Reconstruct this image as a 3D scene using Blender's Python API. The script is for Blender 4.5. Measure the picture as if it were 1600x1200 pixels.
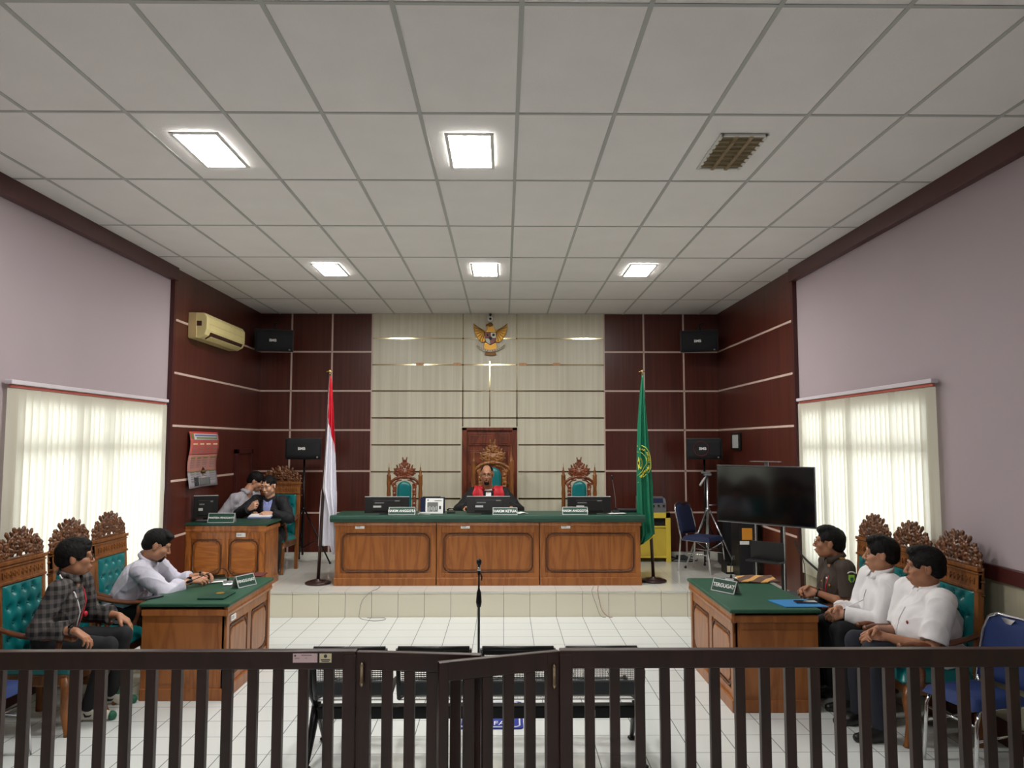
import bpy, bmesh, math, random
import numpy as np
from mathutils import Vector, Matrix, Euler, noise
for o in list(bpy.data.objects): bpy.data.objects.remove(o)
C = bpy.context.scene.collection
PI = math.pi
# ---------------------------------------------------------------- camera, world, exposure
FPX = 1192.0; CZ = 2.05
TP = math.atan(91.5/FPX); YW = math.atan(13/FPX)*math.cos(TP)
cam = bpy.data.cameras.new('camera'); camo = bpy.data.objects.new('camera', cam); C.objects.link(camo)
cam.sensor_width = 36; cam.lens = FPX/1600*36; cam.clip_start = .05
camo.location = (0, 0, CZ); camo.rotation_euler = (PI/2+TP, 0, -YW)
bpy.context.scene.camera = camo
W = bpy.data.worlds.new('sky'); bpy.context.scene.world = W; W.use_nodes = True
wb = W.node_tree.nodes['Background']; wb.inputs[0].default_value = (.93, .97, 1, 1); wb.inputs[1].default_value = 2.1
vs = bpy.context.scene.view_settings
bpy.context.scene.display_settings.display_device = 'sRGB'
vs.view_transform = 'Standard'; vs.look = 'None'; vs.gamma = 1; vs.use_curve_mapping = False
vs.exposure = 0.74
LAMP = 62.0     # brightness of the ceiling lamps
def ray(u, v):
    a = (u-800)/FPX; b = (600-v)/FPX
    y = math.cos(TP)-b*math.sin(TP); z = math.sin(TP)+b*math.cos(TP)
    return a*math.cos(YW)+y*math.sin(YW), y*math.cos(YW)-a*math.sin(YW), z
def at(u, v, Y):
    a, y, z = ray(u, v); k = Y/y; return Vector((a*k, Y, CZ+z*k))
def on(u, v, Z):
    a, y, z = ray(u, v); k = (Z-CZ)/z; return Vector((a*k, y*k, Z))
# ---------------------------------------------------------------- materials
MATS = {}
def srgb(c):
    return tuple(((x/255)/12.92 if x/255 <= .04045 else ((x/255+.055)/1.055)**2.4) for x in c)
def mat(name, col, rough=.5, metal=0., noise_amt=0., noise_scale=(8, 8, 8), bump=0., bump_scale=60, coat=0., emit=None, sheen=0., spec=None):
    m = bpy.data.materials.new(name); m.use_nodes = True; nt = m.node_tree; N = nt.nodes; L = nt.links
    b = N['Principled BSDF']; c = srgb(col) if max(col) > 1 else col
    b.inputs['Base Color'].default_value = (*c, 1); b.inputs['Roughness'].default_value = rough; b.inputs['Metallic'].default_value = metal
    b.inputs['Coat Weight'].default_value = coat; b.inputs['Sheen Weight'].default_value = sheen
    if spec is not None: b.inputs['Specular IOR Level'].default_value = spec
    tc = N.new('ShaderNodeTexCoord'); mp = N.new('ShaderNodeMapping'); L.new(tc.outputs['Object'], mp.inputs[0]); mp.inputs['Scale'].default_value = noise_scale
    nz = N.new('ShaderNodeTexNoise'); nz.inputs['Scale'].default_value = 1; nz.inputs['Detail'].default_value = 4; L.new(mp.outputs[0], nz.inputs[0])
    rp = N.new('ShaderNodeValToRGB'); L.new(nz.outputs[0], rp.inputs[0])
    rp.color_ramp.elements[0].position = .3; rp.color_ramp.elements[1].position = .7
    f = max(noise_amt, .02)
    rp.color_ramp.elements[0].color = (*[x*(1-f) for x in c], 1); rp.color_ramp.elements[1].color = (*[min(1, x*(1+f)) for x in c], 1)
    L.new(rp.outputs[0], b.inputs['Base Color'])
    if bump:
        n2 = N.new('ShaderNodeTexNoise'); n2.inputs['Scale'].default_value = bump_scale; n2.inputs['Detail'].default_value = 3; L.new(tc.outputs['Object'], n2.inputs[0])
        bp = N.new('ShaderNodeBump'); bp.inputs['Strength'].default_value = bump; bp.inputs['Distance'].default_value = .01
        L.new(n2.outputs[0], bp.inputs['Height']); L.new(bp.outputs[0], b.inputs['Normal'])
    if emit: b.inputs['Emission Color'].default_value = (*emit[0], 1); b.inputs['Emission Strength'].default_value = emit[1]
    MATS[name] = m; return m
def mathn(nt, op, a, b=None, c=None):
    n = nt.nodes.new('ShaderNodeMath'); n.operation = op
    for i, x in enumerate((a, b, c)):
        if x is None: continue
        if isinstance(x, (int, float)): n.inputs[i].default_value = x
        else: nt.links.new(x, n.inputs[i])
    return n.outputs[0]
def tilemat(name, axes, w, h, off, col, mortar, rough=.15, ms=.004, var=.02):
    m = mat(name, col, rough); nt = m.node_tree; N = nt.nodes; L = nt.links; b = N['Principled BSDF']
    geo = N.new('ShaderNodeNewGeometry'); sp = N.new('ShaderNodeSeparateXYZ'); L.new(geo.outputs['Position'], sp.inputs[0])
    cb = N.new('ShaderNodeCombineXYZ')
    L.new(mathn(nt, 'ADD', sp.outputs[axes[0]], -off[0]), cb.inputs[0]); L.new(mathn(nt, 'ADD', sp.outputs[axes[1]], -off[1]), cb.inputs[1])
    br = N.new('ShaderNodeTexBrick'); br.offset = 0; br.squash = 1
    L.new(cb.outputs[0], br.inputs['Vector']); br.inputs['Scale'].default_value = 1
    br.inputs['Brick Width'].default_value = w; br.inputs['Row Height'].default_value = h; br.inputs['Mortar Size'].default_value = ms; br.inputs['Mortar Smooth'].default_value = .1
    c = srgb(col); br.inputs['Color1'].default_value = (*c, 1); br.inputs['Color2'].default_value = (*[x*(1-var) for x in c], 1); br.inputs['Mortar'].default_value = (*srgb(mortar), 1)
    br.inputs['Bias'].default_value = 0
    L.new(br.outputs[0], b.inputs['Base Color'])
    rr = N.new('ShaderNodeMapRange'); L.new(br.outputs['Fac'], rr.inputs[0]); rr.inputs[3].default_value = rough; rr.inputs[4].default_value = .8; L.new(rr.outputs[0], b.inputs['Roughness'])
    return m
tilemat('floor_tile', (0, 1), .311, .304, (.0, 9.17), (222, 226, 224), (105, 108, 108), .12, .0035)
tilemat('platform_tile', (0, 1), .311, .304, (.0, 9.17), (216, 216, 208), (140, 138, 130), .1, .003)
tilemat('riser_tile', (0, 2), .311, .6, (-.0, -.16), (230, 224, 204), (130, 122, 105), .15, .003)
def laminate(name, col, dark, axis_scale, rough):
    m = mat(name, col, rough); nt = m.node_tree; N = nt.nodes; L = nt.links; b = N['Principled BSDF']
    geo = N.new('ShaderNodeNewGeometry'); mp = N.new('ShaderNodeMapping'); L.new(geo.outputs['Position'], mp.inputs[0]); mp.inputs['Scale'].default_value = axis_scale
    nz = N.new('ShaderNodeTexNoise'); nz.inputs['Scale'].default_value = 1; nz.inputs['Detail'].default_value = 5; nz.inputs['Roughness'].default_value = .7; L.new(mp.outputs[0], nz.inputs[0])
    rp = N.new('ShaderNodeValToRGB'); L.new(nz.outputs[0], rp.inputs[0]); rp.color_ramp.elements[0].position = .35; rp.color_ramp.elements[1].position = .65
    rp.color_ramp.elements[0].color = (*srgb(dark), 1); rp.color_ramp.elements[1].color = (*srgb(col), 1)
    L.new(rp.outputs[0], b.inputs['Base Color']); return m
laminate('brown_laminate', (90, 40, 29), (66, 28, 21), (22, 22, .5), .3)
laminate('beige_laminate', (220, 215, 194), (200, 194, 172), (14, 14, .25), .32)
laminate('dado_laminate', (190, 184, 160), (168, 162, 140), (10, 10, .25), .4)
def wood(name, c1, c2, scale=(5, 5, .8), rough=.32, ring=7):
    m = mat(name, c1, rough); nt = m.node_tree; N = nt.nodes; L = nt.links; b = N['Principled BSDF']
    tc = N.new('ShaderNodeTexCoord'); mp = N.new('ShaderNodeMapping'); L.new(tc.outputs['Object'], mp.inputs[0]); mp.inputs['Scale'].default_value = scale
    nz = N.new('ShaderNodeTexNoise'); nz.inputs['Scale'].default_value = 1.3; nz.inputs['Detail'].default_value = 6; nz.inputs['Distortion'].default_value = .6; L.new(mp.outputs[0], nz.inputs[0])
    w = mathn(nt, 'FRACT', mathn(nt, 'MULTIPLY', nz.outputs[0], ring))
    w2 = mathn(nt, 'MULTIPLY', mathn(nt, 'ABSOLUTE', mathn(nt, 'SUBTRACT', w, .5)), 2)
    rp = N.new('ShaderNodeValToRGB'); L.new(w2, rp.inputs[0])
    rp.color_ramp.elements[0].color = (*srgb(c2), 1); rp.color_ramp.elements[1].color = (*srgb(c1), 1); rp.color_ramp.elements[0].position = .05; rp.color_ramp.elements[1].position = .8
    L.new(rp.outputs[0], b.inputs['Base Color'])
    bp = N.new('ShaderNodeBump'); bp.inputs['Strength'].default_value = .08; L.new(w2, bp.inputs['Height']); L.new(bp.outputs[0], b.inputs['Normal']); return m
wood('teak', (158, 98, 50), (136, 80, 38), (5, 5, .6), .32, 5); wood('teak_light', (178, 108, 50), (140, 80, 36), (4, 4, .9)); wood('teak_across', (184, 112, 52), (160, 94, 42), (.8, 4, 5))
wood('teak_dark', (92, 52, 26), (66, 36, 18)); wood('carved_wood', (108, 66, 36), (78, 46, 25)); wood('carved_red', (128, 66, 34), (92, 44, 24))
wood('post_wood', (142, 88, 42), (112, 66, 32)); wood('door_wood', (126, 62, 38), (92, 42, 26), (4, 4, .7)); wood('arm_wood', (110, 62, 34), (84, 44, 26), (5, 1, 5))
wood('rail_wood', (50, 25, 19), (36, 18, 14), (3, 3, .6), .42, 4)
mat('rail_front', (46, 27, 24), .3, noise_amt=.15, noise_scale=(3, 3, 1))
mat('wall_paint', (170, 156, 161), .75, noise_amt=.015, noise_scale=(.6, .6, .6), bump=.03, bump_scale=200)
mat('maroon_trim', (72, 30, 28), .35, noise_amt=.1, noise_scale=(20, 20, 2))
mat('strip_pale', (205, 180, 168), .45); mat('strip_metal', (200, 185, 150), .12, 1.)
mat('ceiling_tile', (234, 231, 228), .9, noise_amt=.02, noise_scale=(3, 3, 3), bump=.25, bump_scale=160); mat('tbar', (176, 178, 174), .5)
mat('lamp_frame', (215, 215, 210), .4); mat('lamp_glow', (255, 255, 255), .5, emit=((1, .98, .94), LAMP)); mat('louvre', (196, 180, 148), .3, .6); mat('dark_tube', (120, 112, 90), .4)
mat('green_vinyl', (16, 64, 50), .45, noise_amt=.06, noise_scale=(6, 6, 6), bump=.1, bump_scale=90); mat('green_top', (26, 76, 54), .5, noise_amt=.08, noise_scale=(3, 3, 3), bump=.08)
mat('teal_leather', (12, 112, 114), .32, noise_amt=.08, noise_scale=(6, 6, 6), bump=.08, bump_scale=40); mat('teal_dark', (10, 90, 88), .35)
mat('black_plastic', (10, 10, 12), .4); mat('black_gloss', (6, 6, 8), .08); mat('black_cloth', (20, 20, 24), .85, noise_amt=.1); mat('black_metal', (24, 24, 26), .35, .5)
mat('charcoal', (46, 50, 54), .5); mat('grey_plastic', (110, 112, 112), .5); mat('light_grey', (186, 188, 186), .5); mat('silver', (185, 188, 192), .25, .9); mat('chrome', (215, 215, 218), .12, 1.)
mat('white_plastic', (232, 232, 230), .45); mat('paper', (238, 238, 236), .7); mat('pink_paper', (226, 196, 200), .6); mat('cream_paper', (226, 212, 176), .6); mat('ink', (60, 60, 66), .7)
mat('aged_plastic', (214, 200, 142), .45, noise_amt=.05); mat('aged_side', (208, 184, 132), .45); mat('brown_square', (58, 26, 20), .6)
mat('blue_cloth', (18, 44, 98), .75, noise_amt=.08, noise_scale=(30, 30, 30)); mat('navy_cloth', (24, 34, 68), .8); mat('blue_mat', (30, 46, 138), .85, noise_amt=.08, noise_scale=(50, 50, 50)); mat('mat_white', (226, 228, 236), .85)
mat('folder_blue', (56, 134, 196), .4); mat('orange_paper', (226, 152, 46), .6); mat('yellow_paint', (226, 200, 74), .45, noise_amt=.04, noise_scale=(3, 3, 3)); mat('yellow_panel', (206, 178, 62), .5, noise_amt=.05)
mat('gold', (190, 140, 52), .35, .5); mat('gold_dark', (134, 92, 40), .45, .3); mat('red_enamel', (130, 26, 30), .35); mat('white_enamel', (220, 216, 200), .4); mat('black_enamel', (20, 16, 16), .4); mat('peach', (206, 160, 118), .5)
mat('pole_brown', (58, 38, 34), .35, .2); mat('brass', (190, 160, 90), .25, .9); mat('maroon_cloth', (90, 26, 26), .8)
mat('flag_green', (12, 106, 76), .6, noise_amt=.06, noise_scale=(8, 8, 2)); mat('flag_yellow', (226, 206, 60), .6); mat('flag_lime', (190, 200, 90), .6)
mat('skin_tan', (168, 116, 86), .5, noise_amt=.05, noise_scale=(14, 14, 14)); mat('skin_mid', (186, 134, 104), .5, noise_amt=.05, noise_scale=(14, 14, 14)); mat('skin_dark', (142, 94, 70), .5, noise_amt=.05, noise_scale=(14, 14, 14)); mat('skin_light', (206, 158, 130), .5, noise_amt=.05, noise_scale=(14, 14, 14))
mat('lip', (140, 84, 70), .45); mat('hair', (12, 10, 10), .7, noise_amt=.2, noise_scale=(60, 60, 60), bump=.3, bump_scale=160, spec=.25); mat('hair_brown', (30, 24, 22), .5, noise_amt=.3, noise_scale=(60, 60, 60), bump=.5, bump_scale=120)
mat('eye_white', (176, 160, 150), .5, spec=.2); mat('iris', (24, 14, 10), .15)
mat('shirt_white', (232, 230, 232), .8, noise_amt=.02, bump=.35, bump_scale=16); mat('shirt_lilac', (210, 208, 224), .8, noise_amt=.02, bump=.35, bump_scale=16); mat('shirt_grey', (176, 172, 180), .8, bump=.35, bump_scale=16); mat('shirt_blue', (150, 160, 214), .8)
mat('suit_black', (22, 22, 28), .8, bump=.08, bump_scale=20); mat('trouser_black', (22, 22, 26), .85, bump=.15, bump_scale=16); mat('trouser_navy', (24, 28, 40), .85, bump=.15, bump_scale=16)
mat('uniform_brown', (62, 50, 42), .8, noise_amt=.05, bump=.12, bump_scale=16); mat('robe_black', (16, 15, 18), .8, bump=.1, bump_scale=16); mat('robe_red', (196, 26, 40), .55, noise_amt=.08, bump=.1, bump_scale=20)
mat('shoe_black', (18, 18, 18), .35); mat('shoe_white', (214, 210, 196), .6); mat('shoe_green', (24, 92, 66), .6); mat('lanyard_red', (186, 24, 40), .6); mat('badge_white', (226, 222, 226), .5)
mat('patch_green', (150, 196, 60), .6); mat('batik', (96, 62, 42), .8)
mat('cable_black', (20, 20, 20), .5); mat('cable_grey', (150, 146, 140), .5); mat('cable_pink', (170, 130, 124), .5); mat('bronze', (170, 150, 122), .3, .9)
mat('mullion', (150, 150, 150), .5); mat('blind_rail', (206, 198, 204), .5); mat('blind_red', (186, 92, 76), .6)
def glassmat():
    m = bpy.data.materials.new('pane_glass'); m.use_nodes = True; nt = m.node_tree; N = nt.nodes; N.clear()
    o = N.new('ShaderNodeOutputMaterial'); t = N.new('ShaderNodeBsdfTransparent'); g = N.new('ShaderNodeBsdfGlossy'); g.inputs['Roughness'].default_value = .03
    mx = N.new('ShaderNodeMixShader'); mx.inputs[0].default_value = .07; nt.links.new(t.outputs[0], mx.inputs[1]); nt.links.new(g.outputs[0], mx.inputs[2]); nt.links.new(mx.outputs[0], o.inputs[0]); MATS['pane_glass'] = m
glassmat()
def blindmat():
    m = bpy.data.materials.new('blind_fabric'); m.use_nodes = True; nt = m.node_tree; N = nt.nodes; N.clear()
    o = N.new('ShaderNodeOutputMaterial'); t = N.new('ShaderNodeBsdfTranslucent'); t.inputs[0].default_value = (.84, .825, .72, 1); d = N.new('ShaderNodeBsdfDiffuse'); d.inputs[0].default_value = (.78, .75, .62, 1)
    mx = N.new('ShaderNodeMixShader'); mx.inputs[0].default_value = .5; nt.links.new(t.outputs[0], mx.inputs[1]); nt.links.new(d.outputs[0], mx.inputs[2]); nt.links.new(mx.outputs[0], o.inputs[0]); MATS['blind_fabric'] = m
blindmat()
def perfmat():
    m = mat('perforated', (40, 46, 46), .4, .4); nt = m.node_tree; N = nt.nodes; L = nt.links
    tc = N.new('ShaderNodeTexCoord'); sp = N.new('ShaderNodeSeparateXYZ'); L.new(tc.outputs['Object'], sp.inputs[0])
    a = mathn(nt, 'SUBTRACT', mathn(nt, 'FRACT', mathn(nt, 'MULTIPLY', sp.outputs[0], 100)), .5); b = mathn(nt, 'SUBTRACT', mathn(nt, 'FRACT', mathn(nt, 'MULTIPLY', sp.outputs[2], 80)), .5)
    r = mathn(nt, 'ADD', mathn(nt, 'MULTIPLY', a, a), mathn(nt, 'MULTIPLY', b, b)); hole = mathn(nt, 'LESS_THAN', r, .13)
    t = N.new('ShaderNodeBsdfTransparent'); mx = N.new('ShaderNodeMixShader'); L.new(hole, mx.inputs[0]); L.new(N['Principled BSDF'].outputs[0], mx.inputs[1]); L.new(t.outputs[0], mx.inputs[2]); L.new(mx.outputs[0], N['Material Output'].inputs[0])
perfmat()
def stripes(name, c1, c2, fn, rough=.8):
    m = mat(name, c1, rough, bump=.08, bump_scale=20); nt = m.node_tree; N = nt.nodes; L = nt.links
    tc = N.new('ShaderNodeTexCoord'); sp = N.new('ShaderNodeSeparateXYZ'); L.new(tc.outputs['Object'], sp.inputs[0])
    f = fn(nt, sp.outputs); mx = N.new('ShaderNodeMix'); mx.data_type = 'RGBA'; L.new(f, mx.inputs[0]); mx.inputs[6].default_value = (*srgb(c1), 1); mx.inputs[7].default_value = (*srgb(c2), 1)
    L.new(mx.outputs[2], N['Principled BSDF'].inputs['Base Color']); return m
def plaidf(nt, o):
    s = mathn(nt, 'ADD', o[0], mathn(nt, 'MULTIPLY', o[1], .8))
    a = mathn(nt, 'GREATER_THAN', mathn(nt, 'FRACT', mathn(nt, 'MULTIPLY', s, 17)), .5); b = mathn(nt, 'GREATER_THAN', mathn(nt, 'FRACT', mathn(nt, 'MULTIPLY', o[2], 17)), .5)
    return mathn(nt, 'MULTIPLY', mathn(nt, 'ADD', a, b), .5)
stripes('plaid', (24, 23, 26), (92, 86, 84), plaidf)
wood('carved_gold', (150, 98, 50), (112, 70, 34))
for n_ in ('rail_wood',): MATS[n_].node_tree.nodes['Principled BSDF'].inputs['Coat Weight'].default_value = .12; MATS[n_].node_tree.nodes['Principled BSDF'].inputs['Coat Roughness'].default_value = .12
stripes('flag_two', (200, 20, 44), (228, 226, 236), lambda nt, o: mathn(nt, 'LESS_THAN', mathn(nt, 'ADD', o[2], mathn(nt, 'MULTIPLY', o[0], 4.0)), 2.43), .6)
def batikf(nt, o):
    s = mathn(nt, 'FRACT', mathn(nt, 'MULTIPLY', mathn(nt, 'ADD', o[0], mathn(nt, 'MULTIPLY', o[1], -.75)), 5.5)); return mathn(nt, 'GREATER_THAN', s, .62)
stripes('batik_cloth', (88, 60, 44), (200, 150, 84), batikf)
# ---------------------------------------------------------------- helpers
def link(o, parent=None):
    C.objects.link(o)
    if parent is not None: o.parent = parent
    return o
def tag(o, label=None, cat=None, group=None, kind=None):
    if label: o['label'] = label
    if cat: o['category'] = cat
    if group: o['group'] = group
    if kind: o['kind'] = kind
    return o
def thing(name, label, cat, loc=(0, 0, 0), rz=0, group=None):
    o = bpy.data.objects.new(name, None); o.empty_display_size = .1; link(o); o.location = loc; o.rotation_euler = (0, 0, rz)
    return tag(o, label, cat, group)
def copy_tree(o, loc=None, rz=None, label=None, parent=None, group=None):
    c = o.copy(); C.objects.link(c)
    if parent is not None: c.parent = parent
    for ch in list(o.children): copy_tree(ch, parent=c)
    if loc is not None: c.location = loc
    if rz is not None: c.rotation_euler = (0, 0, rz)
    if label: c['label'] = label
    if group: c['group'] = group
    return c
class MB:
    def __init__(s, M=None): s.v = []; s.f = []; s.m = []; s.sm = []; s.M = M or Matrix(); s.mi = 0
    def add(s, vs, fs, smooth=False, mi=None):
        n = len(s.v); s.v += [s.M @ Vector(p) for p in vs]
        for f in fs: s.f.append([n+i for i in f]); s.m.append(s.mi if mi is None else mi); s.sm.append(smooth)
        return s
    def box(s, lo, hi, M=None, mi=None):
        x0, y0, z0 = lo; x1, y1, z1 = hi
        p = [(x0, y0, z0), (x1, y0, z0), (x1, y1, z0), (x0, y1, z0), (x0, y0, z1), (x1, y0, z1), (x1, y1, z1), (x0, y1, z1)]
        if M: p = [M @ Vector(q) for q in p]
        return s.add(p, [(3, 2, 1, 0), (4, 5, 6, 7), (0, 1, 5, 4), (1, 2, 6, 5), (2, 3, 7, 6), (3, 0, 4, 7)], mi=mi)
    def cb(s, c, d, M=None, mi=None):
        return s.box([c[i]-d[i]/2 for i in range(3)], [c[i]+d[i]/2 for i in range(3)], M, mi)
    def prism(s, out, h0, h1, plane='xz', M=None, mi=None, smooth=False):
        n = len(out); mp = {'xz': lambda a, b, h: (a, h, b), 'xy': lambda a, b, h: (a, b, h), 'yz': lambda a, b, h: (h, a, b)}[plane]
        p = [Vector(mp(a, b, h0)) for a, b in out]+[Vector(mp(a, b, h1)) for a, b in out]
        if M: p = [M @ q for q in p]
        s.add(p, [tuple(range(n)), tuple(range(2*n-1, n-1, -1))], mi=mi)
        n0 = len(s.v)-2*n
        for i in range(n): s.f.append([n0+i, n0+n+i, n0+n+(i+1) % n, n0+(i+1) % n]); s.m.append(s.mi if mi is None else mi); s.sm.append(smooth)
        return s
    def tube(s, pts, r, seg=8, mi=None, caps=True, closed=False):
        P = [Vector(p) for p in pts]; n = len(P); R = r if isinstance(r, (list, tuple)) else [r]*n
        rings = []; up = None
        for i in range(n):
            a = P[(i-1) % n] if (closed or i > 0) else P[i]; b = P[(i+1) % n] if (closed or i < n-1) else P[i]
            t = (b-a).normalized()
            if up is None: up = Vector((0, 0, 1)) if abs(t.z) < .9 else Vector((1, 0, 0))
            sd = t.cross(up)
            if sd.length < 1e-5: sd = t.orthogonal()
            sd.normalize(); up = sd.cross(t).normalized()
            rings.append([P[i]+(sd*math.cos(2*PI*k/seg)+up*math.sin(2*PI*k/seg))*R[i] for k in range(seg)])
        vs = [q for g in rings for q in g]; fs = []
        for i in range(n if closed else n-1):
            j = (i+1) % n
            for k in range(seg): fs.append((i*seg+k, i*seg+(k+1) % seg, j*seg+(k+1) % seg, j*seg+k))
        s.add(vs, fs, True, mi)
        if caps and not closed:
            n0 = len(s.v)-n*seg
            s.f.append([n0+k for k in range(seg)][::-1]); s.m.append(s.mi if mi is None else mi); s.sm.append(False)
            s.f.append([n0+(n-1)*seg+k for k in range(seg)]); s.m.append(s.mi if mi is None else mi); s.sm.append(False)
        return s
    def lathe(s, prof, c=(0, 0, 0), seg=16, M=None, mi=None):
        vs = []; fs = []; n = len(prof)
        for r, z in prof:
            for k in range(seg): vs.append(Vector((c[0]+max(r, 1e-4)*math.cos(2*PI*k/seg), c[1]+max(r, 1e-4)*math.sin(2*PI*k/seg), c[2]+z)))
        if M: vs = [M @ q for q in vs]
        for i in range(n-1):
            for k in range(seg): fs.append((i*seg+k, i*seg+(k+1) % seg, (i+1)*seg+(k+1) % seg, (i+1)*seg+k))
        s.add(vs, fs, True, mi)
        n0 = len(s.v)-n*seg
        s.f.append([n0+k for k in range(seg)][::-1]); s.m.append(s.mi if mi is None else mi); s.sm.append(False)
        s.f.append([n0+(n-1)*seg+k for k in range(seg)]); s.m.append(s.mi if mi is None else mi); s.sm.append(False)
        return s
    def ball(s, c, r, seg=12, mi=None):
        rr = r if isinstance(r, (tuple, list)) else (r, r, r); vs = []; fs = []; n = seg//2
        for i in range(n+1):
            for k in range(seg):
                a = PI*i/n; b = 2*PI*k/seg; vs.append((c[0]+rr[0]*math.sin(a)*math.cos(b), c[1]+rr[1]*math.sin(a)*math.sin(b), c[2]-rr[2]*math.cos(a)))
        for i in range(n):
            for k in range(seg): fs.append((i*seg+k, i*seg+(k+1) % seg, (i+1)*seg+(k+1) % seg, (i+1)*seg+k))
        return s.add(vs, fs, True, mi)
    def surf(s, fn, nu, nv, mi=None, smooth=True):
        vs = [fn(i/nu, j/nv) for j in range(nv+1) for i in range(nu+1)]
        fs = [(j*(nu+1)+i, j*(nu+1)+i+1, (j+1)*(nu+1)+i+1, (j+1)*(nu+1)+i) for j in range(nv) for i in range(nu)]
        return s.add(vs, fs, smooth, mi)
    def build(s, name, mats, parent=None, bevel=0, seg=2, solid=0, loc=None, fix=True):
        me = bpy.data.meshes.new(name); me.from_pydata([tuple(v) for v in s.v], [], s.f)
        for m in (mats if isinstance(mats, (list, tuple)) else [mats]): me.materials.append(MATS[m])
        me.polygons.foreach_set('material_index', s.m); me.polygons.foreach_set('use_smooth', s.sm)
        if fix:
            bm = bmesh.new(); bm.from_mesh(me); bmesh.ops.recalc_face_normals(bm, faces=bm.faces); bm.to_mesh(me); bm.free()
        me.update(); o = bpy.data.objects.new(name, me); link(o, parent)
        if loc is not None: o.location = loc
        if solid: md = o.modifiers.new('s', 'SOLIDIFY'); md.thickness = solid; md.offset = 0
        if bevel: md = o.modifiers.new('b', 'BEVEL'); md.width = bevel; md.segments = seg; md.limit_method = 'ANGLE'; md.angle_limit = .7; md.harden_normals = False
        return o
def text(s, size, m, parent, M, ext=.001, name='lettering', sx=1.0, fat=.0):
    cu = bpy.data.curves.new(name, 'FONT'); cu.body = s; cu.size = size; cu.align_x = 'CENTER'; cu.align_y = 'CENTER'; cu.extrude = ext; cu.offset = fat; cu.resolution_u = 3
    t = bpy.data.objects.new('t', cu); me = bpy.data.meshes.new_from_object(t); bpy.data.objects.remove(t)
    me.transform(M @ Matrix.Diagonal((sx, 1, 1, 1))); me.materials.clear(); me.materials.append(MATS[m]); me.name = name
    return link(bpy.data.objects.new(name, me), parent)
def struct(name, mb, mats, bevel=0, parent=None):
    o = mb.build(name, mats, parent, bevel=bevel)
    if parent is None: o['kind'] = 'structure'
    return o
TR = Matrix.Translation
def RZ(a): return Matrix.Rotation(a, 4, 'Z')
def RX(a): return Matrix.Rotation(a, 4, 'X')
def RY(a): return Matrix.Rotation(a, 4, 'Y')
FRONT = RX(PI/2)     # text standing up, read from -Y
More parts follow.
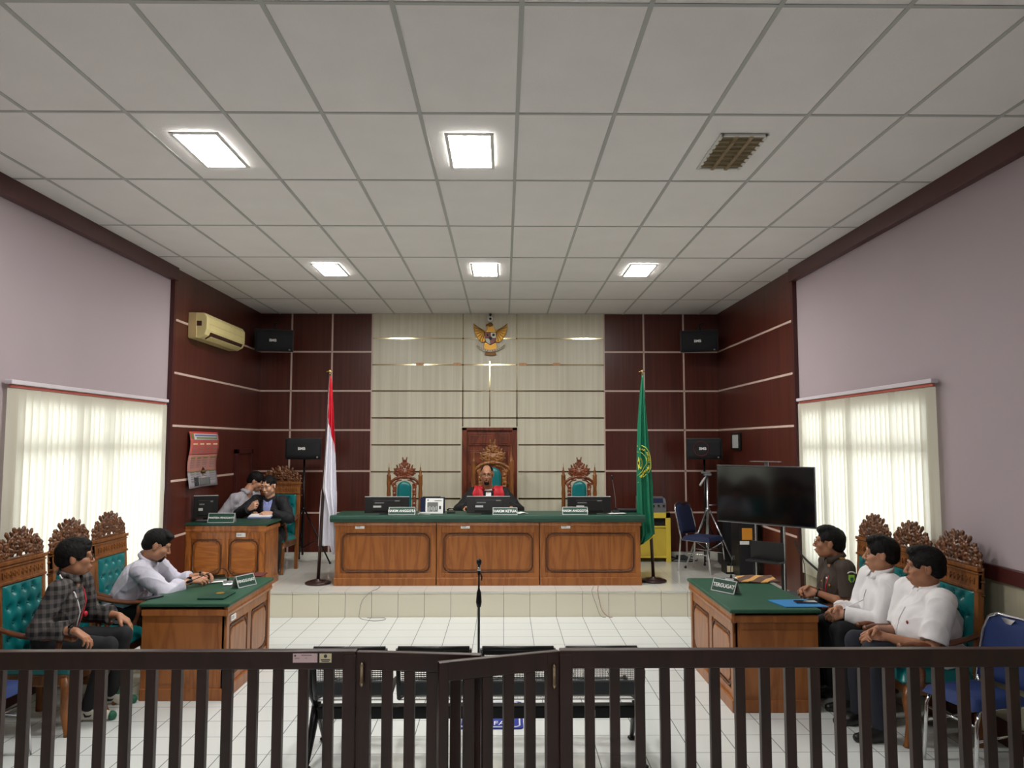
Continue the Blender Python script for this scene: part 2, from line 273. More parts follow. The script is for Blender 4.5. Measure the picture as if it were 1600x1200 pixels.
# ---------------------------------------------------------------- smooth implicit surfaces for carved wood and figures
class Field:
    def __init__(s, lo, hi, h):
        s.lo = np.array(lo, dtype=np.float32); s.h = h; s.n = np.ceil((np.array(hi)-s.lo)/h).astype(int)+1
        s.g = np.full(s.n, 1., dtype=np.float32)
    def _sl(s, lo, hi):
        a = np.clip(np.floor((np.array(lo)-s.lo)/s.h).astype(int), 0, s.n); b = np.clip(np.ceil((np.array(hi)-s.lo)/s.h).astype(int)+1, 0, s.n)
        if (b <= a).any(): return None
        ax = [(s.lo[i]+s.h*np.arange(a[i], b[i])).astype(np.float32) for i in range(3)]
        return (slice(a[0], b[0]), slice(a[1], b[1]), slice(a[2], b[2])), ax[0][:, None, None], ax[1][None, :, None], ax[2][None, None, :]
    def _op(s, sl, d, k, mode):
        g = s.g[sl]
        if mode == 'sub': d = -d; h = np.maximum(k-np.abs(g-d), 0)/k; s.g[sl] = np.maximum(g, d)+h*h*k/4
        else: h = np.maximum(k-np.abs(g-d), 0)/k; s.g[sl] = np.minimum(g, d)-h*h*k/4
    def cone(s, a, b, ra, rb, k=.01, clip=None, mode='add', flat=None):
        a = np.array(a, dtype=float); b = np.array(b, dtype=float); m = max(ra, rb)+k+3*s.h
        r = s._sl(np.minimum(a, b)-m, np.maximum(a, b)+m)
        if r is None: return
        sl, X, Y, Z = r; ab = b-a; L2 = max(float(ab@ab), 1e-9)
        X = X-a[0]; Y = Y-a[1]; Z = Z-a[2]; t = np.clip((X*ab[0]+Y*ab[1]+Z*ab[2])/L2, 0, 1)
        dx = X-t*ab[0]; dy = Y-t*ab[1]; dz = Z-t*ab[2]; q = dx*dx+dy*dy+dz*dz
        if flat is not None:
            nn, f = flat; pn = dx*nn[0]+dy*nn[1]+dz*nn[2]; q = q+pn*pn*(f*f-1); d = np.sqrt(q)-(ra+(rb-ra)*t)
        else: d = np.sqrt(q)-(ra+(rb-ra)*t)
        if clip is not None: c, n = clip; d = np.maximum(d, (X+a[0]-c[0])*n[0]+(Y+a[1]-c[1])*n[1]+(Z+a[2]-c[2])*n[2])
        s._op(sl, d.astype(np.float32), k, mode)
    def ell(s, c, r, R=None, k=.01, mode='add', clips=()):
        c = np.array(c, dtype=float); m = max(r)+k+3*s.h; q = s._sl(c-m, c+m)
        if q is None: return
        sl, X, Y, Z = q; X = X-c[0]; Y = Y-c[1]; Z = Z-c[2]
        A = np.eye(3) if R is None else np.array(R)
        u = [(X*A[i][0]+Y*A[i][1]+Z*A[i][2]) for i in range(3)]
        k0 = np.sqrt(sum((u[i]/r[i])**2 for i in range(3))); k1 = np.sqrt(sum((u[i]/r[i]**2)**2 for i in range(3)))
        d = k0*(k0-1)/np.maximum(k1, 1e-6)
        for cc, n in clips: d = np.maximum(d, (X+c[0]-cc[0])*n[0]+(Y+c[1]-cc[1])*n[1]+(Z+c[2]-cc[2])*n[2])
        s._op(sl, d.astype(np.float32), k, mode)
    def ripple(s, amp, freq, seed=0, n=5, zs=1.):
        I = np.argwhere(np.abs(s.g) < .03)
        if not len(I): return
        P = s.lo+I*s.h; rng = np.random.RandomState(seed); d = np.zeros(len(I))
        for i in range(n):
            w = rng.normal(size=3); w[2] *= zs; w /= np.linalg.norm(w); f = freq*(1+i*.6); ph = rng.rand()*6.28
            d += np.sin(P@w*f+ph+1.5*np.sin(P@np.roll(w, 1)*f*.5))/(1+i*.4)
        s.g[I[:, 0], I[:, 1], I[:, 2]] += (amp*d/2).astype(np.float32)
    def folds(s, amp, freq, seed=0):
        I = np.argwhere(np.abs(s.g) < .03)
        if not len(I): return
        P = s.lo+I*s.h; rng = np.random.RandomState(seed+9); d = np.zeros(len(I))
        for i in range(4):
            w = rng.normal(size=3); w /= np.linalg.norm(w); w2 = np.cross(w, [.3, .5, .8]); ph = rng.rand()*6.28
            a = 1-np.abs(np.sin(P@w*freq*.5*(1+.3*i)+ph+1.2*np.sin(P@w2*freq*.25))); m_ = np.clip(np.sin(P@w2*freq*.22+ph*2)*1.3, 0, 1); d += m_*a**3
        s.g[I[:, 0], I[:, 1], I[:, 2]] -= (amp*d).astype(np.float32)
    def mesh(s, name, m, parent=None, off=(0, 0, 0)):
        g = s.g; ins = g < 0; n = np.array(g.shape)
        cnt = sum(ins[i:n[0]-1+i, j:n[1]-1+j, k:n[2]-1+k].astype(np.int8) for i in (0, 1) for j in (0, 1) for k in (0, 1))
        I = np.argwhere((cnt > 0) & (cnt < 8)); nv = len(I)
        idg = np.full(n-1, -1, dtype=np.int64); idg[I[:, 0], I[:, 1], I[:, 2]] = np.arange(nv)
        co = np.zeros((nv, 3)); w = np.zeros(nv); cs = [(i, j, k) for i in (0, 1) for j in (0, 1) for k in (0, 1)]
        val = {c: g[I[:, 0]+c[0], I[:, 1]+c[1], I[:, 2]+c[2]].astype(float) for c in cs}
        for c in cs:
            for ax in range(3):
                if c[ax]: continue
                e = list(c); e[ax] = 1; e = tuple(e); a = val[c]; b = val[e]; cr = (a < 0) != (b < 0)
                t = np.where(cr, a/np.where(cr, a-b, 1), 0); p = np.tile(np.array(c, dtype=float), (nv, 1)); p[:, ax] = t
                co += p*cr[:, None]; w += cr
        co = s.lo+(I+co/np.maximum(w, 1)[:, None])*s.h-np.array(off)
        F = []
        for ax in range(3):
            sa = [slice(None)]*3; sb = [slice(None)]*3; sa[ax] = slice(0, -1); sb[ax] = slice(1, None); A = ins[tuple(sa)]; B = ins[tuple(sb)]
            b1, b2 = (ax+1) % 3, (ax+2) % 3
            E = np.argwhere(A != B); E = E[(E[:, b1] > 0) & (E[:, b2] > 0) & (E[:, b1] < n[b1]-1) & (E[:, b2] < n[b2]-1)]
            q = []
            for o1, o2 in ((1, 1), (0, 1), (0, 0), (1, 0)):
                J = E.copy(); J[:, b1] -= o1; J[:, b2] -= o2; q.append(idg[J[:, 0], J[:, 1], J[:, 2]])
            q = np.stack(q, 1); fl = A[E[:, 0], E[:, 1], E[:, 2]]; q = np.where(fl[:, None], q, q[:, ::-1]); F.append(q[(q >= 0).all(1)])
        F = np.concatenate(F); me = bpy.data.meshes.new(name); me.vertices.add(nv); me.vertices.foreach_set('co', co.ravel())
        me.loops.add(len(F)*4); me.loops.foreach_set('vertex_index', F.ravel().astype(np.int32)); me.polygons.add(len(F))
        me.polygons.foreach_set('loop_start', np.arange(0, len(F)*4, 4, dtype=np.int32)); me.polygons.foreach_set('loop_total', np.full(len(F), 4, dtype=np.int32))
        me.polygons.foreach_set('use_smooth', np.ones(len(F), dtype=bool)); me.update(calc_edges=True); me.validate(); me.materials.append(MATS[m])
        return link(bpy.data.objects.new(name, me), parent)
# ================================================================ THE ROOM
WL, WR, YB, YF, ZC = -3.86, 3.42, 12.0, -3.0, 4.085
PY, PZ = 9.17, .30
struct('floor', MB().box((WL-.3, YF-.2, -.1), (WR+.3, YB+.3, 0)), 'floor_tile')
b = MB(); b.box((WL, PY+.01, .0), (WR, YB, PZ-.02), mi=1); b.box((WL, PY-.012, PZ-.02), (WR, YB, PZ), mi=0)
struct('platform', b, ['platform_tile', 'riser_tile'])
# windows: openings in the side walls
WY0, WY1, WZ0, WZ1 = 6.02, 8.60, .72, 2.42
def side_wall(name, x, sg):
    b = MB()   # sg = +1: wall body on the +x side
    def bx(y0, y1, z0, z1, mi, pro=0):
        a, c = x-sg*pro, x+sg*.2; b.box((min(a, c), y0, z0), (max(a, c), y1, z1), mi=mi)
    bx(YF, WY0, 1.1, ZC+.1, 0); bx(YF, WY0, 0, 1.1, 1); bx(WY0, WY1, 0, WZ0, 1); bx(WY0, WY1, WZ1, ZC+.1, 0)
    bx(WY1, 8.79, 1.1, ZC+.1, 0); bx(WY1, 8.79, 0, 1.1, 1)
    struct(name, b, ['wall_paint', 'dado_laminate'])
side_wall('wall_left', WL, -1); side_wall('wall_right', WR, 1)
for i, (x, sg) in enumerate(((WL, -1), (WR, 1))):
    b = MB(); a, c = x-sg*.03, x+sg*.2; b.box((min(a, c), 8.79, 0), (max(a, c), YB, ZC+.1), mi=0)
    for z in (3.479, 2.86, 2.245, 1.606, .962):
        b.box((min(x-sg*.034, x), 8.84, z-.013), (max(x-sg*.034, x), YB-.03, z+.013), mi=1)
    struct('wall_panelling', b, ['brown_laminate', 'strip_pale'])
    struct('trim_%d' % (1+i), MB().box((min(x-sg*.07, x), YF, 3.93), (max(x-sg*.07, x), 8.83, ZC)), 'maroon_trim', bevel=.004)
    struct('trim_%d' % (3+i), MB().box((min(x-sg*.035, x), YF, 1.1), (max(x-sg*.035, x), 5.80, 1.205)), 'maroon_trim', bevel=.006)
    struct('baseboard_'+('left', 'right')[i], MB().box((min(x-sg*.02, x), YF, 0), (max(x-sg*.02, x), 8.79, .16)), 'maroon_trim')
    struct('trim_%d' % (5+i), MB().box((min(x-sg*.05, x), 8.77, .3), (max(x-sg*.05, x), 8.83, 3.93)), 'maroon_trim')
    # window frame, mullions, panes
    fb = MB(); xm = x+sg*.035
    def fr(y0, y1, z0, z1): fb.box((xm-.03, y0, z0), (xm+.03, y1, z1))
    fr(WY0, WY1, WZ0, WZ0+.06); fr(WY0, WY1, WZ1-.06, WZ1); fr(WY0, WY0+.06, WZ0, WZ1); fr(WY1-.06, WY1, WZ0, WZ1); fr(WY0, WY1, 1.96, 2.05)
    for y in (6.93, 7.42) if i == 0 else (7.42, 7.98): fr(y-.035, y+.035, WZ0, WZ1)
    w = struct('window_%d' % (1+i), fb, 'mullion'); w['kind'] = 'structure'
    struct('pane', MB().box((xm-.003, WY0+.03, WZ0+.03), (xm+.003, WY1-.03, WZ1-.03)), 'pane_glass', parent=w)
    struct('sill', MB().box((min(x-sg*.03, x+sg*.2), WY0-.03, WZ0-.03), (max(x-sg*.03, x+sg*.2), WY1+.03, WZ0)), 'white_plastic', parent=w)
# back wall
bb = MB(); BL, BR = -2.077, 1.587; DL, DR, DT = -.653, .211, 2.285
bb.box((WL, YB, 0), (BL, YB+.2, ZC+.1), mi=0); bb.box((BR, YB, 0), (WR, YB+.2, ZC+.1), mi=0)
bb.box((BL, YB, 0), (DL, YB+.2, ZC+.1), mi=1); bb.box((DR, YB, 0), (BR, YB+.2, ZC+.1), mi=1); bb.box((DL, YB, DT), (DR, YB+.2, ZC+.1), mi=1)
for z in (3.479, 2.86, 2.245, 1.606, .962):
    for x0, x1 in ((WL+.03, BL), (BR, WR-.03)): bb.box((x0, YB-.005, z-.013), (x1, YB+.01, z+.013), mi=2)
for x in (-3.345, -2.708, 2.218, 2.851): bb.box((x-.013, YB-.005, PZ), (x+.013, YB+.01, ZC), mi=2)
for x in (BL, BR): bb.box((x-.012, YB-.006, PZ), (x+.012, YB+.01, ZC), mi=4)
for z in (3.693, 3.275, 2.86, 2.436):
    bb.box((BL, YB-.006, z-.011), (BR, YB+.01, z+.011), mi=3)
for z in (2.015, 1.596, 1.179, .76):
    bb.box((BL, YB-.006, z-.011), (DL-.02, YB+.01, z+.011), mi=3); bb.box((DR+.02, YB-.006, z-.011), (BR, YB+.01, z+.011), mi=3)
bb.box((-.644-.009, YB-.006, 2.3), (-.644+.009, YB+.01, ZC), mi=3); bb.box((.207-.009, YB-.006, 2.3), (.207+.009, YB+.01, ZC), mi=3); bb.box((-.22-.009, YB-.006, 2.3), (-.22+.009, YB+.01, 3.33), mi=3)
struct('wall_back', bb, ['brown_laminate', 'beige_laminate', 'strip_pale', 'strip_metal', 'strip_pale'])
struct('wall_front', MB().box((WL-.2, YF-.2, 0), (WR+.2, YF, ZC+.1)), 'wall_paint')
struct('baseboard_back', MB().box((WL, YB-.015, PZ), (DL-.08, YB, PZ+.06)).box((DR+.08, YB-.015, PZ), (WR, YB, PZ+.06)), 'platform_tile')
# ceiling with its T-bars
cb_ = MB(); cb_.box((WL-.2, YF-.2, ZC), (WR+.2, YB+.2, ZC+.08), mi=0)
x = -.521-.604*6
while x < WR:
    if x > WL: cb_.box((x-.012, YF, ZC-.005), (x+.012, YB, ZC+.001), mi=1)
    x += .604
YG = [11.95-1.223*k for k in range(13)]; YG[5] = 5.80; YG[6] = 4.59; YG[7] = 3.40
for y in YG: cb_.box((WL, y-.012, ZC-.0045), (WR, y+.012, ZC+.001), mi=1)
struct('ceiling', cb_, ['ceiling_tile', 'tbar'])
# door in the back wall
d = MB(); d.box((DL, YB-.02, PZ), (DL+.075, YB+.12, DT)).box((DR-.075, YB-.02, PZ), (DR, YB+.12, DT)).box((DL, YB-.02, DT-.045), (DR, YB+.12, DT))
door = struct('door_1', d, 'door_wood', bevel=.004)
lf = MB(); x0, x1 = DL+.075, DR-.075; lf.box((x0, YB+.03, PZ-.05), (x1, YB+.07, DT-.045)).box((DL-.1, YB+.12, 0), (DR+.1, YB+.2, DT+.1))  # second box: unseen backing added behind the leaf to block light leaking in
xm = x0+(x1-x0)*.66
struct('door_leaf', lf, 'door_wood', parent=door)
for (a, c, e, f) in ((x0+.03, xm-.03, 2.0, 2.19), (x0+.03, xm-.03, 1.70, 1.93), (x0+.03, xm-.03, 1.42, 1.63), (x0+.03, xm-.03, 1.12, 1.35), (x0+.03, xm-.03, .40, 1.05), (xm+.03, x1-.03, 2.0, 2.19)):
    p = MB(); p.prism([(a, e), (c, e), (c, f), (a, f)], YB+.012, YB+.03); p.prism([(a+.03, e+.03), (c-.03, e+.03), (c-.03, f-.03), (a+.03, f-.03)], YB+.0, YB+.014); struct('door_panel', p, 'door_wood', bevel=.006, parent=door)
for k in range(3):
    p = MB(); xx = xm+.05+k*.06; p.box((xx, YB+.01, .45), (xx+.035, YB+.03, 1.93)); struct('door_panel', p, 'door_wood', bevel=.006, parent=door)
h = MB(); h.box((DR-.115, YB+.0, 1.30), (DR-.085, YB+.03, 1.50)); h.tube([(DR-.1, YB+.01, 1.42), (DR-.1, YB-.04, 1.42), (DR-.18, YB-.045, 1.42)], .009)
struct('door_handle', h, 'brass', parent=door)
# low side door on the left panelled wall
xs = WL+.03; d = MB(); d.box((xs, 10.92, PZ), (xs+.05, 10.99, 1.955)).box((xs, 11.54, PZ), (xs+.05, 11.61, 1.955)).box((xs, 10.92, 1.89), (xs+.05, 11.61, 1.955)); door2 = struct('door_2', d, 'maroon_trim', bevel=.004)
struct('door_leaf', MB().box((xs, 10.99, PZ), (xs+.025, 11.54, 1.89)), 'brown_laminate', parent=door2)
# ---------------------------------------------------------------- vertical blinds
def blinds(x, sg, y0, y1, zt, zb, label, n, gaps):
    t = thing('vertical_blinds', label, 'blinds', (x, (y0+y1)/2, zb), 0)
    L = y1-y0; hh = zt-zb
    r = MB(); r.box((-.03, -L/2-.02, hh), (.03, L/2+.02, hh+.035)); r.build('head_rail', 'blind_rail', t, bevel=.006)
    MB().box((-.008, -L/2, hh-.022), (.008, L/2, hh-.002)).build('carrier_strip', 'blind_red', t)
    rnd = random.Random(3); p = L/n
    for k in range(n):
        yc = -L/2+(k+.5)*p; a = .22+rnd.uniform(-.02, .02)+(.35 if k in gaps else 0); w = p*.60; s = MB()
        def fn(u, v):
            q = (u-.5)*2; return (math.sin(a)*w*q*-sg+.003*math.cos(q*1.4)*-sg, yc+math.cos(a)*w*q, hh-.03-(hh-.03)*v)
        s.surf(fn, 6, 12); s.build('blind_slat', 'blind_fabric', t, fix=False)
    c = MB(); yy = L/2+.005 if sg < 0 else L/2+.005
    c.tube([(0, yy, hh), (.01*-sg, yy+.012, hh*.5), (.0, yy, hh*.28), (-.01*-sg, yy-.01, hh*.5), (0, yy-.004, hh)], .004, 5); c.build('pull_cord', 'white_plastic', t)
blinds(WL+.055, -1, 5.90, 8.62, 2.50, .62, 'cream vertical slat blind over the left wall window', 29, (4, 11, 17))
blinds(WR-.055, 1, 5.92, 8.64, 2.515, .60, 'cream vertical slat blind over the right wall window beside the television', 29, (6, 15, 21))
# ---------------------------------------------------------------- ceiling lamps
def lamp(lit):
    t = thing('ceiling_light', '', 'ceiling light'); w, l = .30, .61
    f = MB()
    for s in (-1, 1): f.box((s*w/2-.012, -l/2-.012, -.012), (s*w/2+.012, l/2+.012, .0)); f.box((-w/2, s*l/2-.012, -.012), (w/2, s*l/2+.012, .0))
    f.build('frame', 'lamp_frame', t)
    if lit: MB().box((-w/2+.012, -l/2+.012, -.007), (w/2-.012, l/2-.012, -.003)).build('diffuser', 'lamp_glow', t)
    else:
        MB().box((-w/2+.012, -l/2+.012, -.004), (w/2-.012, l/2-.012, -.001)).build('reflector', 'dark_tube', t)
        g = MB()
        for k in range(1, 3): x = -w/2+w*k/3; g.box((x-.012, -l/2, -.02), (x+.012, l/2, -.003))
        for k in range(1, 8): y = -l/2+l*k/8; g.box((-w/2, y-.004, -.02), (w/2, y+.004, -.003))
        g.build('louvre', 'louvre', t)
    return t
lit = lamp(True); off = lamp(False)
LP = [(-2.035, 5.19, 'lit rectangular ceiling light in the front row, on the left side'), (-.23, 5.19, 'lit rectangular ceiling light in the middle of the front row'),
      (-2.035, 8.86, 'small lit ceiling light in the far row, on the left side'), (-.22, 8.86, 'small lit ceiling light in the far row, middle one above the judge bench'), (1.60, 8.86, 'small lit ceiling light in the far row, on the right side')]
for i, (x, y, lb) in enumerate(LP):
    if i == 0: lit.location = (x, y, ZC-.006); lit['label'] = lb; lit['group'] = 'lit ceiling lights'
    else: copy_tree(lit, (x, y, ZC-.006), 0, lb, group='lit ceiling lights')
off.location = (1.59, 5.19, ZC-.006); off['label'] = 'unlit ceiling light with bare metal louvre grid, right end of front row'
for x in (-.23,): copy_tree(lit, (x, 1.5, ZC-.006), 0, 'unseen lit ceiling light assumed over the public side of the room')  # assumed lamp, out of view, lighting the near side of the railing
# ================================================================ DESKS
def notched(x0, x1, z0, z1, r, n=4):
    o = []
    for cx, cz, a0 in ((x1, z1, -PI/2), (x0, z1, 0), (x0, z0, PI/2), (x1, z0, PI)):
        # concave-cut corner softened into a small shoulder
        sx = -1 if cx == x1 else 1; sz = -1 if cz == z1 else 1
        pts = [(cx, cz+sz*r*1.1), (cx+sx*r*.22, cz+sz*r*.95), (cx+sx*r*.30, cz+sz*r*.62), (cx+sx*r*.46, cz+sz*r*.46), (cx+sx*r*.62, cz+sz*r*.30), (cx+sx*r*.95, cz+sz*r*.22), (cx+sx*r*1.1, cz)]
        if (sx < 0) != (sz < 0): pts = pts[::-1]
        o += pts
    return o
def desk(t, w, d, h, panels, side_panels=True, ends=(-1, 1), pm='teak', stickers=(), scal=False, top='green_vinyl', cover=True, over=.03, frame='teak'):
    """front faces local -y, centre of front edge at origin"""
    b = MB(); b.box((-w/2, .0, 0), (-w/2+.03, d, h-.03)).box((w/2-.03, .0, 0), (w/2, d, h-.03)).box((-w/2, .0, .0), (w/2, .022, h-.03)).box((-w/2, 0, h-.05), (w/2, d, h-.03)); b.build('carcass', frame, t, bevel=.003)
    n = panels; st = .10; pw = (w-.14-(n-1)*.08)/n
    f = MB(); f.box((-w/2, -.02, 0), (-w/2+.06, 0, h-.1)).box((w/2-.06, -.02, 0), (w/2, 0, h-.1)); f.box((-w/2, -.012, h-.19), (w/2, 0, h-.09)); f.box((-w/2, -.012, .08), (w/2, 0, .15))
    for k in range(n-1): x = -w/2+.07+(k+1)*pw+k*.08; f.box((x, -.0125, .145), (x+.08, 0, h-.185))
    f.build('face_frame', frame, t, bevel=.003)
    for k in range(n):
        x0 = -w/2+.07+k*(pw+.08); x1 = x0+pw; p = MB(); r = .05
        o1 = notched(x0+.015, x1-.015, .165, h-.205, r); o2 = notched(x0+.04, x1-.04, .19, h-.23, r)
        p.prism(o2, -.014, 0); p.build('raised_panel', pm, t, bevel=.008)
        q = MB(); q.tube([(a, -.006, c) for a, c in o1], .009, 6, closed=True); q.build('panel_moulding', 'teak_dark', t)
    m = MB(); m.prism([(0, h-.11), (-.03, h-.105), (-.034, h-.085), (-.028, h-.07), (-.028, h-.03), (0, h-.03)], -w/2-(.015 if -1 in ends else 0), w/2+(.015 if 1 in ends else 0), 'yz')
    m.build('cornice_moulding', frame, t)
    if scal:
        s = MB()
        k = 0; x = -w/2
        while x < w/2-.01: s.prism([(x, h-.032), (x+.0125, h-.055), (x+.025, h-.032)], -.04, -.028); x += .025
        s.build('scalloped_edge', 'teak_dark', t)
    xa, xb = -w/2-(.012 if -1 in ends else 0), w/2+(.012 if 1 in ends else 0); p = MB(); p.box((xa, -.034, 0), (xb, .0, .095))
    if -1 in ends: p.box((xa, 0, 0), (-w/2, d, .095))
    if 1 in ends: p.box((w/2, 0, 0), (xb, d, .095))
    p.build('plinth', frame, t, bevel=.006)
    if side_panels:
        for sx in ends:
            q = MB(); q.prism([(.05, .13), (d-.05, .13), (d-.05, h-.16), (.05, h-.16)], sx*w/2, sx*(w/2+.004), 'yz'); q.build('side_panel', frame, t)
    for sx in ends: MB().box((min(sx*w/2, sx*(w/2+.02)), -.02, h-.1), (max(sx*w/2, sx*(w/2+.02)), d, h-.05)).build('side_moulding', frame, t, bevel=.005)
    for (x, z) in stickers:
        s = MB(); s.box((x-.055, -.0215, z-.024), (x+.055, -.0125, z+.024)); so = s.build('inventory_sticker', 'paper', t)
        i = MB(); i.box((x-.045, -.0222, z+.004), (x+.01, -.0216, z+.008)).box((x-.045, -.0222, z-.008), (x+.005, -.0216, z-.004)); i.build('printed_lines', 'ink', so)
    if cover:
        c = MB(); c.box((-w/2-over, -over-.015, h-.03), (w/2+over, d+.02, h)); c.build('green_cover', top, t, bevel=.012, seg=3)
    return t
for i, (x0, x1, lb) in enumerate(((-2.072, -.832, 'teak judge desk section with one large raised panel, left end of the long bench'), (-.822, .438, 'teak judge desk section with one large raised panel, middle of the long bench'), (.448, 1.690, 'teak judge desk section with one large raised panel, right end of the long bench'))):
    t = thing('judge_desk', lb, 'desk', ((x0+x1)/2, 9.55, PZ), 0, 'sections of the judge bench')
    desk(t, x1-x0, .56, .83, 1, stickers=[((-.32, -.28, -.3)[i], .735-.02)], scal=True, cover=False, ends=((-1,), (), (1,))[i])
c = MB(); c.box((-2.12, 9.49, 1.101), (1.735, 10.14, 1.155)); c.prism([(9.50, 1.072), (9.485, 1.08), (9.475, 1.115), (9.485, 1.155), (9.56, 1.158), (9.56, 1.1315), (9.515, 1.1315), (9.515, 1.072)], -2.135, 1.75, 'yz')
tc_ = c.build('bench_cover', 'green_vinyl', None, bevel=.01, seg=3); tag(tc_, 'dark green padded cover running along the top of the long judge bench', 'table cover')
t = thing('clerk_desk', 'teak desk with two raised panels and green top on the platform by the left wall', 'desk', (-3.355, 9.36, PZ), 0)
desk(t, .95, .55, .78, 2, pm='teak_across', stickers=[(.19, .64)], frame='teak_light')
t = thing('party_desk', 'teak desk with green top before the man in lilac-white shirt, left side', 'desk', (-2.235, 6.86, 0), PI/2)
t.location = (-2.24, 6.85, 0); desk(t, 1.14, .66, .765, 2, pm='teak', top='green_top', stickers=[(-.42, .62)]); 
t2 = thing('party_desk', 'teak desk with green top in front of the uniformed man, right of the room', 'desk', (1.775, 6.62, 0), -PI/2)
desk(t2, 1.32, .64, .775, 2, pm='teak', top='green_top', stickers=[])
# ================================================================ NAME PLATES
def nameplate(s, loc, rz, w, h, label, size, style=0):
    t = thing('name_plate', label, 'name plate', loc, rz)
    b = MB(); a = .045
    b.prism([(-a, 0), (-a+.004, 0), (0, h-.006), (a-.004, 0), (a, 0), (.002, h), (-.002, h)], -w/2, w/2, 'yz')
    b.build('stand', 'light_grey', t)
    th = math.atan2(a, h); M = TR((0, -a/2, h/2)) @ RX(PI/2-th) 
    p = MB(); p.cb((0, 0, .0015), (w-.012, math.hypot(a, h)-.012, .002), M); p.build('green_face', 'green_vinyl', t)
    f = MB(); hh = math.hypot(a, h)
    for sg in (-1, 1): f.cb((0, sg*(hh/2-.004), .002), (w, .007, .004), M); f.cb((sg*(w/2-.0035), 0, .002), (.007, hh, .004), M)
    f.build('silver_border', 'light_grey', t)
    text(s, size, 'white_plastic', t, M @ TR((0, 0, .0035)), .0008, fat=size*.022, sx=.96)
    return t
nameplate('HAKIM ANGGOTA', (-1.255, 9.545, 1.159), 0, .325, .095, 'green name plate reading HAKIM ANGGOTA at the left end of the judge bench', .042)
nameplate('HAKIM KETUA', (.017, 9.545, 1.159), 0, .305, .088, 'green name plate reading HAKIM KETUA in front of the judge', .045)
nameplate('HAKIM ANGGOTA', (.883, 9.545, 1.159), 0, .315, .095, 'green name plate reading HAKIM ANGGOTA at the right end of the judge bench', .040)
nameplate('PANITERA PENGGANTI', (-3.42, 9.40, 1.082), 0, .32, .115, 'green name plate reading PANITERA PENGGANTI on the clerk desk', .0305)
nameplate('PENGGUGAT', (-2.33, 6.99, .767), 1.13, .22, .10, 'green name plate reading PENGGUGAT on the left desk', .036)
nameplate('TERGUGAT', (1.90, 6.62, .777), -.98, .25, .105, 'green name plate reading TERGUGAT on the right desk', .046)
# ================================================================ CARVED CHAIRS
def scroll(F, cx, cz, r, a0, turns, sg, tr, y=0, k=.006):
    pts = []; n = 12
    for i in range(n+1):
        q = i/n; a = a0+sg*turns*2*PI*q; rr = r*(1-.78*q); pts.append((cx+rr*math.cos(a), y, cz+rr*math.sin(a)))
    for i in range(n): F.cone(pts[i], pts[i+1], tr*(1-.35*i/n), tr*(1-.35*(i+1)/n), k)
    F.ell(pts[-1], (tr*1.3, tr*1.6, tr*1.3), k=k)
def leaf(F, x, z, a, l, w, y=0, th=.012):
    d = (math.cos(a), 0, math.sin(a)); R = [[d[0], 0, d[2]], [0, 1, 0], [-d[2], 0, d[0]]]
    F.ell((x+d[0]*l*.5, y, z+d[2]*l*.5), (l*.6, th, w), R, k=.006)
def side_crest():
    F = Field((-.31, -.035, -.02), (.31, .035, .235), .0042)
    F.cone((-.27, 0, .004), (.27, 0, .004), .014, .014)
    for s in (-1, 1):
        for (cx, cz, r, a, tr) in ((.055, .075, .042, 1.2, .011), (.118, .062, .038, 2.0, .010), (.10, .125, .034, -.4, .010), (.172, .088, .034, 1.0, .0095), (.178, .038, .026, 3.0, .009), (.228, .045, .03, 1.2, .009), (.05, .145, .034, .6, .010), (.222, .10, .018, .3, .008)):
            scroll(F, s*cx, cz, r, a if s > 0 else PI-a, 1.15, s, tr*1.25, y=-.004)
        for (x, z, a, l, w) in ((.05, .19, 1.2, .04, .02), (.135, .165, 1.0, .04, .018), (.20, .125, 1.0, .035, .016), (.03, .17, 1.2, .05, .016), (.075, .165, .9, .045, .015), (.12, .15, .8, .045, .014), (.165, .12, .9, .045, .014), (.205, .10, .8, .04, .012), (.245, .07, .9, .04, .012), (.255, .03, .5, .045, .012), (.14, .02, 1.4, .06, .014), (.085, .02, 1.7, .05, .014), (.215, .0, 1.3, .05, .012), (.02, .06, 1.6, .06, .015)):
            leaf(F, s*x, z, a if s > 0 else PI-a, l, w)
        F.cone((s*.268, 0, 0), (s*.272, 0, .075), .012, .008); F.ell((s*.273, 0, .083), (.017, .012, .011))
    F.ell((0, -.008, .115), (.032, .018, .036)); F.ell((0, -.02, .115), (.016, .012, .016)); leaf(F, 0, .165, PI/2, .055, .02); F.ell((0, 0, .04), (.03, .014, .03))
    for k in range(6): a = k*PI/3; F.ell((.03*math.cos(a), -.012, .115+.034*math.sin(a)), (.012, .012, .012))
    F.ripple(.0016, 240, 2)
    return F
def tufted(x0, x1, z0, z1, y, depth, nx, nz, out=-1, bulge=.03):
    pts = [((i+.5*(j % 2)+.5*0)/nx, (j+.5)/nz) for j in range(nz) for i in range(0 if j % 2 == 0 else 0, nx+1)]
    pts = [(a, c) for a, c in pts if .06 < a < .94]
    def fn(u, v):
        e = min(u, 1-u, v, 1-v); b = bulge*min(1, e/.09)**.5 if e > 0 else 0
        d = min(((u-a)*(x1-x0))**2+((v-c)*(z1-z0))**2 for a, c in pts)**.5 if pts else 1
        fold = 0
        yy = b-(depth*math.exp(-(d/.022)**2)+depth*.45*math.exp(-(d/.06)**2)) if e > .02 else b
        return (x0+(x1-x0)*u, y+out*max(yy, 0), z0+(z1-z0)*v)
    return fn, [(x0+(x1-x0)*a, z0+(z1-z0)*c) for a, c in pts]
